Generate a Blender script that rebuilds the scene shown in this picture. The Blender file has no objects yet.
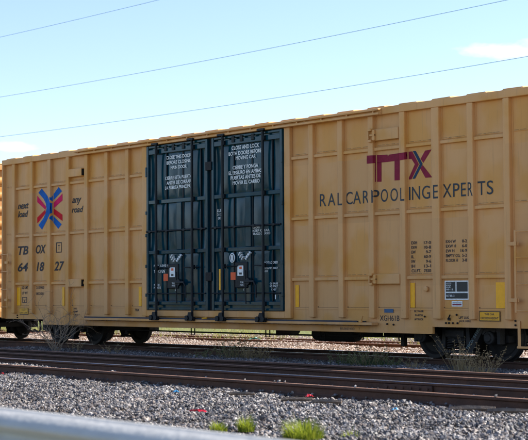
import bpy, bmesh, math, random
import numpy as np
from mathutils import Vector, Matrix

# ------------------------------------------------------------------ scene, camera, world, sun, exposure
scene = bpy.context.scene
col = scene.collection
R = math.radians

CAM = Vector((26.6502, -21.1485, 1.3239))
YAW, PITCH, ROLL = R(40.3771), R(2.86896), R(-0.26749)
F_PX = 1468.587            # focal length for a picture 528 pixels wide
fwd = Vector((-math.cos(YAW) * math.cos(PITCH), math.sin(YAW) * math.cos(PITCH), math.sin(PITCH)))
rgt = Vector((math.sin(YAW), math.cos(YAW), 0))
upv = rgt.cross(fwd)
r2 = rgt * math.cos(ROLL) + upv * math.sin(ROLL)
u2 = upv * math.cos(ROLL) - rgt * math.sin(ROLL)
cd = bpy.data.cameras.new('camera')
cam = bpy.data.objects.new('camera', cd)
col.objects.link(cam)
m3 = Matrix((r2, u2, -fwd)).transposed()
cam.matrix_world = Matrix.Translation(CAM) @ m3.to_4x4()
cd.sensor_width = 36.0
cd.lens = 36.0 * F_PX / 528.0
cd.clip_end = 6000
cd.dof.use_dof = True
cd.dof.focus_distance = 31.0
cd.dof.aperture_fstop = 3.6
scene.camera = cam

SUN_EL, SUN_AZ = R(45.2), R(22.0)      # azimuth from +Y towards +X: the sun stands behind the train
sun_dir = Vector((math.sin(SUN_AZ) * math.cos(SUN_EL), math.cos(SUN_AZ) * math.cos(SUN_EL), math.sin(SUN_EL)))
world = bpy.data.worlds.new('World')
scene.world = world
world.use_nodes = True
nt = world.node_tree
bg = nt.nodes['Background']
sky = nt.nodes.new('ShaderNodeTexSky')
sky.sky_type = 'NISHITA'
sky.sun_disc = False
sky.sun_elevation = SUN_EL
sky.sun_rotation = SUN_AZ
sky.air_density = 1.0
sky.dust_density = 0.3
sky.ozone_density = 2.2
SKY_STRENGTH = 0.092
bg.inputs['Strength'].default_value = SKY_STRENGTH
nt.links.new(sky.outputs[0], bg.inputs['Color'])
# thin cloud wisps in the sky, by direction
tc = nt.nodes.new('ShaderNodeTexCoord')
cloud_sum = None
def wn(kind, **kw):
    n = nt.nodes.new(kind)
    for k, v in kw.items(): setattr(n, k, v)
    return n
mapn = wn('ShaderNodeMapping'); mapn.inputs['Scale'].default_value = (26, 26, 70)
nt.links.new(tc.outputs['Generated'], mapn.inputs['Vector'])
noi = wn('ShaderNodeTexNoise'); noi.inputs['Scale'].default_value = 1.6; noi.inputs['Detail'].default_value = 7; noi.inputs['Roughness'].default_value = 0.6
nt.links.new(mapn.outputs[0], noi.inputs['Vector'])
for d, rx, rz in (((-0.640, 0.750, 0.1615), 0.040, 0.0075), ((-0.618, 0.768, 0.1655), 0.024, 0.0075), ((-0.8553, 0.5085, 0.0985), 0.028, 0.0045), ((-0.2, 0.95, 0.25), 0.15, 0.03), ((0.9, -0.3, 0.3), 0.3, 0.06), ((-0.5, -0.8, 0.33), 0.4, 0.06)):
    sub = wn('ShaderNodeVectorMath', operation='SUBTRACT'); sub.inputs[1].default_value = d
    nt.links.new(tc.outputs['Generated'], sub.inputs[0])
    mul = wn('ShaderNodeVectorMath', operation='MULTIPLY'); mul.inputs[1].default_value = (1 / rx, 1 / rx, 1 / rz)
    nt.links.new(sub.outputs[0], mul.inputs[0])
    ln = wn('ShaderNodeVectorMath', operation='LENGTH'); nt.links.new(mul.outputs[0], ln.inputs[0])
    mr = wn('ShaderNodeMapRange'); mr.inputs['From Min'].default_value = 0.1; mr.inputs['From Max'].default_value = 1.5
    mr.inputs['To Min'].default_value = 0.52; mr.inputs['To Max'].default_value = -0.3
    nt.links.new(ln.outputs['Value'], mr.inputs['Value'])
    if cloud_sum is None: cloud_sum = mr.outputs[0]
    else:
        mx = wn('ShaderNodeMath', operation='MAXIMUM'); nt.links.new(cloud_sum, mx.inputs[0]); nt.links.new(mr.outputs[0], mx.inputs[1]); cloud_sum = mx.outputs[0]
ad = wn('ShaderNodeMath', operation='ADD'); nt.links.new(cloud_sum, ad.inputs[0]); nt.links.new(noi.outputs[0], ad.inputs[1])
cr = wn('ShaderNodeMapRange'); cr.inputs['From Min'].default_value = 0.62; cr.inputs['From Max'].default_value = 1.05
nt.links.new(ad.outputs[0], cr.inputs['Value'])
mixc = wn('ShaderNodeMix', data_type='RGBA'); mixc.inputs[7].default_value = (5.2, 5.1, 5.3, 1)
tint = wn('ShaderNodeVectorMath', operation='MULTIPLY'); tint.inputs[1].default_value = (0.92, 0.885, 0.94)
nt.links.new(sky.outputs[0], tint.inputs[0])
nt.links.new(cr.outputs[0], mixc.inputs[0]); nt.links.new(tint.outputs[0], mixc.inputs[6])
nt.links.new(mixc.outputs[2], bg.inputs['Color'])

sl = bpy.data.lights.new('sun', 'SUN')
sun = bpy.data.objects.new('sun', sl)
col.objects.link(sun)
sl.energy = 4.0
sl.angle = R(0.5)
sl.color = (1.0, 0.93, 0.83)
sun.rotation_euler = sun_dir.to_track_quat('Z', 'Y').to_euler()
sun.location = (0, 40, 60)

vs = scene.view_settings
vs.view_transform = 'Standard'
vs.look = 'None'
vs.exposure = 1.40
vs.gamma = 1.0
vs.use_curve_mapping = False

# ------------------------------------------------------------------ helpers
def smooth01(t):
    t = min(1.0, max(0.0, t)); return t * t * (3 - 2 * t)

class MB:
    """collects shapes into one mesh (world coordinates unless the builder says otherwise)"""
    def __init__(s): s.v = []; s.f = []; s.sm = []; s.mi = []; s.cm = 0
    def add(s, vs_, fs_, smooth=False):
        o = len(s.v); s.v += [tuple(q) for q in vs_]
        s.f += [tuple(i + o for i in f) for f in fs_]; s.sm += [smooth] * len(fs_); s.mi += [s.cm] * len(fs_)
        return s
    def bx(s, x0, x1, y0, y1, z0, z1, b=0.0):
        if x0 > x1: x0, x1 = x1, x0
        if y0 > y1: y0, y1 = y1, y0
        if z0 > z1: z0, z1 = z1, z0
        if b <= 0:
            v = [(x, y, z) for x in (x0, x1) for y in (y0, y1) for z in (z0, z1)]
            return s.add(v, [(0, 1, 3, 2), (4, 6, 7, 5), (0, 4, 5, 1), (2, 3, 7, 6), (0, 2, 6, 4), (1, 5, 7, 3)])
        bm = bmesh.new()
        bmesh.ops.create_cube(bm, size=1.0)
        for w in bm.verts:
            w.co = Vector(((x0 + x1) / 2 + w.co.x * (x1 - x0), (y0 + y1) / 2 + w.co.y * (y1 - y0), (z0 + z1) / 2 + w.co.z * (z1 - z0)))
        b = min(b, (x1 - x0) * .45, (y1 - y0) * .45, (z1 - z0) * .45)
        bmesh.ops.bevel(bm, geom=list(bm.edges), offset=b, segments=2, profile=0.5, affect='EDGES')
        bm.verts.index_update()
        s.add([w.co[:] for w in bm.verts], [[w.index for w in f.verts] for f in bm.faces])
        bm.free(); return s
    def tube(s, pts, r, n=8, cap=True):
        pts = [Vector(q) for q in pts]
        rs = r if isinstance(r, (list, tuple)) else [r] * len(pts)
        rings = []; prev = None
        for i, q in enumerate(pts):
            t = (pts[min(i + 1, len(pts) - 1)] - pts[max(i - 1, 0)])
            t = t.normalized() if t.length > 1e-9 else Vector((0, 0, 1))
            if prev is None:
                a = Vector((0, 0, 1)) if abs(t.z) < .9 else Vector((1, 0, 0))
                u = t.cross(a).normalized()
            else:
                u = (prev - t * prev.dot(t)).normalized()
            prev = u; w = t.cross(u)
            rings.append([q + (u * math.cos(k * 2 * math.pi / n) + w * math.sin(k * 2 * math.pi / n)) * rs[i] for k in range(n)])
        vv = [q for ring in rings for q in ring]; ff = []
        for i in range(len(rings) - 1):
            for k in range(n):
                ff.append((i * n + k, i * n + (k + 1) % n, (i + 1) * n + (k + 1) % n, (i + 1) * n + k))
        s.add(vv, ff, n > 5)
        if cap:
            s.add(rings[0], [tuple(range(n))[::-1]]); s.add(rings[-1], [tuple(range(n))])
        return s
    def prism(s, poly, axis, a, b):
        """poly: 2-d outline; axis 'y': points are (x,z); axis 'x': points are (y,z); axis 'z': points are (x,y)"""
        def P(q, t):
            return (q[0], t, q[1]) if axis == 'y' else (t, q[0], q[1]) if axis == 'x' else (q[0], q[1], t)
        n = len(poly)
        s.add([P(q, a) for q in poly] + [P(q, b) for q in poly], [tuple(range(n)), tuple(range(n, 2 * n))[::-1]] + [(i, (i + 1) % n + 0, n + (i + 1) % n, n + i) for i in range(n)])
        return s
    def lathe(s, prof, c, axis='y', n=32):
        """prof: (radius, offset along axis)"""
        vv = []; ff = []
        for r_, o in prof:
            for k in range(n):
                t = 2 * math.pi * k / n; a, b = r_ * math.cos(t), r_ * math.sin(t)
                vv.append((c[0] + a, c[1] + o, c[2] + b) if axis == 'y' else (c[0] + o, c[1] + a, c[2] + b) if axis == 'x' else (c[0] + a, c[1] + b, c[2] + o))
        m = len(prof)
        for i in range(m - 1):
            for k in range(n):
                ff.append((i * n + k, i * n + (k + 1) % n, (i + 1) * n + (k + 1) % n, (i + 1) * n + k))
        s.add(vv, ff, False)
        s.add(vv[:n], [tuple(range(n))]); s.add(vv[-n:], [tuple(range(n))]); return s
    def mesh(s, name, mats):
        me = bpy.data.meshes.new(name)
        me.from_pydata(s.v, [], s.f)
        for p_, q, k in zip(me.polygons, s.sm, s.mi): p_.use_smooth = q; p_.material_index = k
        bm = bmesh.new(); bm.from_mesh(me)
        bmesh.ops.recalc_face_normals(bm, faces=bm.faces)
        bm.to_mesh(me); bm.free()
        for mt in (mats if isinstance(mats, (list, tuple)) else [mats]): me.materials.append(mt)
        return me
    def build(s, name, mat, parent=None, local=False):
        return link(name, s.mesh(name, mat), parent, local)

def link(name, me, parent=None, local=False):
    o = bpy.data.objects.new(name, me)
    col.objects.link(o)
    if parent is not None:
        o.parent = parent
        if not local and parent.type == 'EMPTY': o.location = -parent.location
    return o

def tag(o, label, cat, group=None, kind=None):
    o['label'] = label; o['category'] = cat
    if group: o['group'] = group
    if kind: o['kind'] = kind
    return o

def thing(name, label, cat, loc=(0, 0, 0), rz=0, group=None):
    o = bpy.data.objects.new(name, None)
    o.empty_display_size = .3
    col.objects.link(o); o.location = loc; o.rotation_euler = (0, 0, rz)
    return tag(o, label, cat, group)

# ------------------------------------------------------------------ materials
def new_mat(name):
    m = bpy.data.materials.new(name); m.use_nodes = True
    return m, m.node_tree, m.node_tree.nodes['Principled BSDF']

def nd(t, kind, ins=None, **kw):
    n = t.nodes.new(kind)
    for k, v in kw.items(): setattr(n, k, v)
    for k, v in (ins or {}).items():
        if hasattr(v, 'is_output') or isinstance(v, bpy.types.NodeSocket): t.links.new(v, n.inputs[k])
        else: n.inputs[k].default_value = v
    return n

def c4(c): return (c[0], c[1], c[2], 1)

def simple(name, c, rough=.6, metal=0, var=.15, scale=6, bump=0, bscale=40, spec=.5, coat=0):
    m, t, b = new_mat(name)
    tc_ = nd(t, 'ShaderNodeTexCoord')
    n = nd(t, 'ShaderNodeTexNoise', {'Vector': tc_.outputs['Object'], 'Scale': scale, 'Detail': 6, 'Roughness': .6})
    rmp = nd(t, 'ShaderNodeMapRange', {'Value': n.outputs[0], 'From Min': .3, 'From Max': .7, 'To Min': 1 - var, 'To Max': 1 + var})
    mx = nd(t, 'ShaderNodeVectorMath', {0: c[:3], 1: rmp.outputs[0]}, operation='MULTIPLY')
    t.links.new(mx.outputs[0], b.inputs['Base Color'])
    b.inputs['Roughness'].default_value = rough; b.inputs['Metallic'].default_value = metal
    b.inputs['Specular IOR Level'].default_value = spec
    if coat: b.inputs['Coat Weight'].default_value = coat; b.inputs['Coat Roughness'].default_value = .12
    if bump:
        n2 = nd(t, 'ShaderNodeTexNoise', {'Vector': tc_.outputs['Object'], 'Scale': bscale, 'Detail': 5})
        bp = nd(t, 'ShaderNodeBump', {'Strength': bump, 'Distance': .02, 'Height': n2.outputs[0]})
        t.links.new(bp.outputs[0], b.inputs['Normal'])
    return m

def paint_material():
    """weathered ochre car paint: deep golden where the paint is fresh, chalky where it has faded, dirt runs and specks"""
    m, t, b = new_mat('ochre_car_paint')
    tc_ = nd(t, 'ShaderNodeTexCoord'); P = tc_.outputs['Object']
    sx = nd(t, 'ShaderNodeSeparateXYZ', {0: P})
    big = nd(t, 'ShaderNodeTexNoise', {'Vector': P, 'Scale': .9, 'Detail': 3, 'Roughness': .55, 'Distortion': .6})
    # fading follows the sheets: chalky towards the panel edges, golden clouds in their middle
    fx = nd(t, 'ShaderNodeMath', {0: sx.outputs[0], 1: .905}, operation='DIVIDE')
    fx2 = nd(t, 'ShaderNodeMath', {0: fx.outputs[0], 1: .25}, operation='ADD')
    fr = nd(t, 'ShaderNodeMath', {0: fx2.outputs[0]}, operation='FRACT')
    fc = nd(t, 'ShaderNodeMath', {0: fr.outputs[0], 1: .5}, operation='SUBTRACT')
    fz = nd(t, 'ShaderNodeMath', {0: sx.outputs[2], 1: 1.31}, operation='DIVIDE')
    fz2 = nd(t, 'ShaderNodeMath', {0: fz.outputs[0], 1: -.12}, operation='ADD')
    frz = nd(t, 'ShaderNodeMath', {0: fz2.outputs[0]}, operation='FRACT')
    fcz = nd(t, 'ShaderNodeMath', {0: frz.outputs[0], 1: .42}, operation='SUBTRACT')
    cv = nd(t, 'ShaderNodeCombineXYZ', {0: fc.outputs[0], 1: fcz.outputs[0]})
    ln = nd(t, 'ShaderNodeVectorMath', {0: cv.outputs[0]}, operation='LENGTH')
    n3 = nd(t, 'ShaderNodeTexNoise', {'Vector': P, 'Scale': 1.7, 'Detail': 2})
    s1 = nd(t, 'ShaderNodeMath', {0: n3.outputs[0], 1: 1.1}, operation='MULTIPLY')
    s2 = nd(t, 'ShaderNodeMath', {0: s1.outputs[0], 1: ln.outputs['Value']}, operation='SUBTRACT')
    s3 = nd(t, 'ShaderNodeMath', {0: big.outputs[0], 1: s2.outputs[0]}, operation='ADD')
    # every sheet has its own tone
    ix = nd(t, 'ShaderNodeMath', {0: fx2.outputs[0]}, operation='FLOOR'); iz = nd(t, 'ShaderNodeMath', {0: fz2.outputs[0]}, operation='FLOOR')
    ci = nd(t, 'ShaderNodeCombineXYZ', {0: ix.outputs[0], 1: iz.outputs[0]})
    wnz = nd(t, 'ShaderNodeTexWhiteNoise', {'Vector': ci.outputs[0]})
    off = nd(t, 'ShaderNodeMath', {0: wnz.outputs['Value'], 1: .40, 2: -.22}, operation='MULTIPLY_ADD')
    s3 = nd(t, 'ShaderNodeMath', {0: s3.outputs[0], 1: off.outputs[0]}, operation='ADD')
    gold = nd(t, 'ShaderNodeMapRange', {'Value': s3.outputs[0], 'From Min': .52, 'From Max': 1.0}, interpolation_type='SMOOTHSTEP')
    base = nd(t, 'ShaderNodeMix', {0: gold.outputs[0], 6: c4((.69, .375, .145)), 7: c4((.66, .325, .078))}, data_type='RGBA')
    tone = nd(t, 'ShaderNodeMapRange', {'Value': wnz.outputs['Value'], 'To Min': .93, 'To Max': 1.05})
    tb = nd(t, 'ShaderNodeVectorMath', {0: base.outputs[2], 1: tone.outputs[0]}, operation='MULTIPLY')
    # fine runs of dirt, stretched down the side
    mp = nd(t, 'ShaderNodeMapping', {'Vector': P, 'Scale': (9, 9, .55)})
    st = nd(t, 'ShaderNodeTexNoise', {'Vector': mp.outputs[0], 'Scale': 1.6, 'Detail': 6, 'Roughness': .65})
    stm = nd(t, 'ShaderNodeMapRange', {'Value': st.outputs[0], 'From Min': .55, 'From Max': .85, 'To Min': 0, 'To Max': .5})
    d1 = nd(t, 'ShaderNodeMix', {0: stm.outputs[0], 6: tb.outputs[0], 7: c4((.30, .17, .075))}, data_type='RGBA')
    # grey-brown road dirt low on the side
    low = nd(t, 'ShaderNodeMapRange', {'Value': sx.outputs[2], 'From Min': 1.25, 'From Max': .5, 'To Min': 0, 'To Max': .38})
    lown = nd(t, 'ShaderNodeTexNoise', {'Vector': P, 'Scale': 3.2, 'Detail': 5})
    lm = nd(t, 'ShaderNodeMath', {0: low.outputs[0], 1: lown.outputs[0]}, operation='MULTIPLY')
    d2 = nd(t, 'ShaderNodeMix', {0: lm.outputs[0], 6: d1.outputs[2], 7: c4((.34, .22, .12))}, data_type='RGBA')
    # specks and chips of rust
    vo = nd(t, 'ShaderNodeTexNoise', {'Vector': P, 'Scale': 21, 'Detail': 3, 'Roughness': .7})
    vm = nd(t, 'ShaderNodeMapRange', {'Value': vo.outputs[0], 'From Min': .70, 'From Max': .76, 'To Min': 0, 'To Max': .7})
    d3 = nd(t, 'ShaderNodeMix', {0: vm.outputs[0], 6: d2.outputs[2], 7: c4((.13, .06, .03))}, data_type='RGBA')
    ms_ = nd(t, 'ShaderNodeMapping', {'Vector': P, 'Scale': (1.2, 1, 26), 'Rotation': (0, .12, 0)})
    ns_ = nd(t, 'ShaderNodeTexNoise', {'Vector': ms_.outputs[0], 'Scale': 2.2, 'Detail': 4, 'Roughness': .7})
    mm_ = nd(t, 'ShaderNodeMapRange', {'Value': ns_.outputs[0], 'From Min': .69, 'From Max': .74, 'To Min': 0, 'To Max': .35})
    d3 = nd(t, 'ShaderNodeMix', {0: mm_.outputs[0], 6: d3.outputs[2], 7: c4((.36, .20, .09))}, data_type='RGBA')
    t.links.new(d3.outputs[2], b.inputs['Base Color'])
    b.inputs['Roughness'].default_value = .5
    b.inputs['Specular IOR Level'].default_value = .35
    wv = nd(t, 'ShaderNodeTexNoise', {'Vector': P, 'Scale': 2.1, 'Detail': 2})
    fn = nd(t, 'ShaderNodeTexNoise', {'Vector': P, 'Scale': 70, 'Detail': 3})
    ma = nd(t, 'ShaderNodeMath', {0: fn.outputs[0], 1: .05, 2: wv.outputs[0]}, operation='MULTIPLY_ADD')
    bp = nd(t, 'ShaderNodeBump', {'Strength': .5, 'Distance': .03, 'Height': ma.outputs[0]})
    t.links.new(bp.outputs[0], b.inputs['Normal'])
    return m

def stone_material(name, cols, lo, hi):
    m, t, b = new_mat(name)
    g = nd(t, 'ShaderNodeNewGeometry')
    rp = nd(t, 'ShaderNodeValToRGB', {'Fac': g.outputs['Random Per Island']})
    e = rp.color_ramp.elements
    e[0].position = 0; e[0].color = c4(cols[0]); e[1].position = 1; e[1].color = c4(cols[-1])
    for i, c in enumerate(cols[1:-1]):
        k = e.new((i + 1) / (len(cols) - 1)); k.color = c4(c)
    tc_ = nd(t, 'ShaderNodeTexCoord')
    n = nd(t, 'ShaderNodeTexNoise', {'Vector': tc_.outputs['Object'], 'Scale': 38, 'Detail': 4})
    r = nd(t, 'ShaderNodeMapRange', {'Value': n.outputs[0], 'From Min': .3, 'From Max': .7, 'To Min': lo, 'To Max': hi})
    mx = nd(t, 'ShaderNodeVectorMath', {0: rp.outputs[0], 1: r.outputs[0]}, operation='MULTIPLY')
    pn = nd(t, 'ShaderNodeTexNoise', {'Vector': tc_.outputs['Object'], 'Scale': .9, 'Detail': 5, 'Roughness': .65})
    pr = nd(t, 'ShaderNodeValToRGB', {'Fac': pn.outputs[0]})
    pe = pr.color_ramp.elements
    pe[0].position = .36; pe[0].color = (.55, .52, .50, 1); pe[1].position = .62; pe[1].color = (1.0, 1.0, 1.0, 1)
    m2 = nd(t, 'ShaderNodeVectorMath', {0: mx.outputs[0], 1: pr.outputs[0]}, operation='MULTIPLY')
    t.links.new(m2.outputs[0], b.inputs['Base Color'])
    b.inputs['Roughness'].default_value = .55
    return m

def leaf_material(name, a, c):
    m, t, b = new_mat(name)
    g = nd(t, 'ShaderNodeNewGeometry')
    mx = nd(t, 'ShaderNodeMix', {0: g.outputs['Random Per Island'], 6: c4(a), 7: c4(c)}, data_type='RGBA')
    t.links.new(mx.outputs[2], b.inputs['Base Color'])
    b.inputs['Roughness'].default_value = .6
    tr = nd(t, 'ShaderNodeBsdfTranslucent', {'Color': mx.outputs[2]})
    ms = nd(t, 'ShaderNodeMixShader', {0: .45, 1: b.outputs[0], 2: tr.outputs[0]})
    t.links.new(ms.outputs[0], t.nodes['Material Output'].inputs['Surface'])
    return m

def ground_material():
    m, t, b = new_mat('dirt_and_grass')
    tc_ = nd(t, 'ShaderNodeTexCoord'); P = tc_.outputs['Object']
    sx = nd(t, 'ShaderNodeSeparateXYZ', {0: P})
    n1 = nd(t, 'ShaderNodeTexNoise', {'Vector': P, 'Scale': .35, 'Detail': 6, 'Roughness': .6})
    n2 = nd(t, 'ShaderNodeTexNoise', {'Vector': P, 'Scale': 30, 'Detail': 5, 'Roughness': .7})
    dirt = nd(t, 'ShaderNodeMix', {0: n2.outputs[0], 6: c4((.10, .085, .07)), 7: c4((.34, .28, .22))}, data_type='RGBA')
    grass = nd(t, 'ShaderNodeMix', {0: n2.outputs[0], 6: c4((.06, .09, .015)), 7: c4((.22, .22, .05))}, data_type='RGBA')
    ys = nd(t, 'ShaderNodeMath', {0: n1.outputs[0], 1: 8.0, 2: sx.outputs[1]}, operation='MULTIPLY_ADD')
    k = nd(t, 'ShaderNodeMapRange', {'Value': ys.outputs[0], 'From Min': 13.0, 'From Max': 16.0})
    k2 = nd(t, 'ShaderNodeMapRange', {'Value': ys.outputs[0], 'From Min': -12.0, 'From Max': -15.0})
    ks = nd(t, 'ShaderNodeMath', {0: k.outputs[0], 1: k2.outputs[0]}, operation='MAXIMUM')
    mx = nd(t, 'ShaderNodeMix', {0: ks.outputs[0], 6: dirt.outputs[2], 7: grass.outputs[2]}, data_type='RGBA')
    t.links.new(mx.outputs[2], b.inputs['Base Color'])
    b.inputs['Roughness'].default_value = .95
    bp = nd(t, 'ShaderNodeBump', {'Strength': .8, 'Distance': .05, 'Height': n2.outputs[0]})
    t.links.new(bp.outputs[0], b.inputs['Normal'])
    return m

M = {}
M['paint'] = paint_material()
M['door'] = simple('dark_teal_door_paint', (.001, .038, .060), .13, 0, .35, 3, .07, 1.3, .30, .0)
M['rod'] = simple('black_door_gear', (.003, .008, .012), .5, 0, .3, 8, spec=.3)
M['black'] = simple('grimy_black_steel', (.006, .006, .007), .75, 0, .4, 9, .3, 40)
M['frame'] = simple('grimy_cast_steel', (.009, .010, .012), .65, 0, .4, 9, .3, 40)
M['ink'] = simple('faded_black_lettering', (.018, .022, .032), .6, 0, .3, 14)
M['slogan'] = simple('dark_blue_black_lettering', (.012, .028, .045), .55, 0, .3, 10)
M['white'] = simple('white_stencil_paint', (.78, .84, .84), .6, 0, .2, 14)
M['maroon'] = simple('faded_maroon_decal', (.25, .016, .045), .65, 0, .2, 5, spec=.2)
M['grime'] = simple('grimed_stencil_paint', (.16, .25, .28), .6, 0, .3, 14)
M['navy'] = simple('navy_decal', (.02, .05, .10), .65, 0, .2, 5, spec=.2)
M['blue'] = simple('bright_blue_decal', (.004, .115, .44), .65, 0, .25, 4, spec=.2)
M['pink'] = simple('crimson_decal', (.66, .010, .11), .65, 0, .2, 4, spec=.2)
M['red'] = simple('red_decal', (.58, .006, .02), .65, 0, .2, 4, spec=.2)
M['reflective'] = simple('yellow_reflective_strip', (.95, .46, .003), .4, 0, .08, 10)
M['yellow'] = simple('yellow_plate', (.76, .38, .012), .45, 0, .1, 8)
M['orange'] = simple('orange_placard', (.75, .10, .015), .5, 0, .1, 8)
M['plate'] = simple('black_placard', (.012, .018, .020), .45, 0, .2, 8)
M['tagblue'] = simple('blue_tag', (.015, .085, .20), .4, 0, .2, 8)
M['rail'] = simple('rusty_rail_steel', (.066, .029, .016), .75, 0, .35, 5, .35, 30)
M['railhead'] = simple('worn_rail_head', (.50, .52, .55), .25, 1, .12, 12, .08, 20)
M['railhead_rusty'] = simple('rusty_rail_head', (.22, .115, .07), .65, 0, .3, 6, .3, 30)
M['wheel'] = simple('wheel_steel', (.010, .009, .009), .65, .1, .3, 9)
M['wood'] = simple('weathered_tie_wood', (.16, .12, .09), .9, 0, .4, 7, .5, 25)
M['galv'] = simple('galvanised_steel', (.50, .495, .48), .8, 0, .08, 5, .25, 18, spec=.2)
M['wire'] = simple('wire_aluminium', (.20, .42, .50), .5, .0, .1, 3)
M['concrete'] = simple('pole_wood', (.12, .09, .07), .9, 0, .3, 5)
M['stone'] = stone_material('grey_ballast_stone', [(.024, .025, .03), (.14, .135, .135), (.25, .195, .16), (.05, .052, .062), (.48, .44, .41), (.032, .033, .04), (.19, .185, .195), (.12, .095, .075), (.07, .068, .072)], .65, 1.35)
M['stone_tan'] = stone_material('tan_ballast_stone', [(.20, .15, .11), (.34, .27, .21), (.46, .39, .33), (.26, .21, .16), (.15, .12, .10)], .7, 1.3)
M['straw'] = leaf_material('straw_blades', (.34, .25, .12), (.58, .46, .26))
M['greenblade'] = leaf_material('dull_green_blades', (.05, .10, .03), (.14, .18, .06))
M['meadow'] = leaf_material('meadow_blades', (.12, .17, .015), (.46, .37, .13))
M['seam'] = simple('dark_seam_dirt_and_shade', (.16, .085, .04), .8, 0, .4, 20)  # seam dirt plus the shadow of gap and weld bead, in one colour
M['gap_shade'] = simple('dark_blue_gap_shade', (.012, .022, .045), .6, 0, .2, 8)  # shade between side plate and lower track, put into the colour
M['crown'] = leaf_material('tree_leaves', (.035, .06, .02), (.09, .09, .03))
M['bark'] = simple('tree_bark', (.09, .065, .045), .9, 0, .3, 6)
M['ground'] = ground_material()
M['grass'] = leaf_material('bright_grass_blades', (.16, .24, .015), (.34, .36, .04))
M['drygrass'] = leaf_material('dry_grass_stalks', (.30, .22, .11), (.46, .36, .20))
M['weed'] = leaf_material('grey_green_weed_leaves', (.09, .14, .05), (.24, .25, .11))
M['twig'] = simple('pale_dead_twigs', (.30, .23, .16), .85, 0, .3, 10)
M['litter_red'] = simple('red_plastic', (.55, .012, .03), .4, 0, .15, 8)
M['litter_blue'] = simple('blue_plastic', (.03, .28, .55), .4, 0, .15, 8)
M['litter_teal'] = simple('teal_plastic', (.06, .42, .42), .4, 0, .15, 8)
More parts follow.
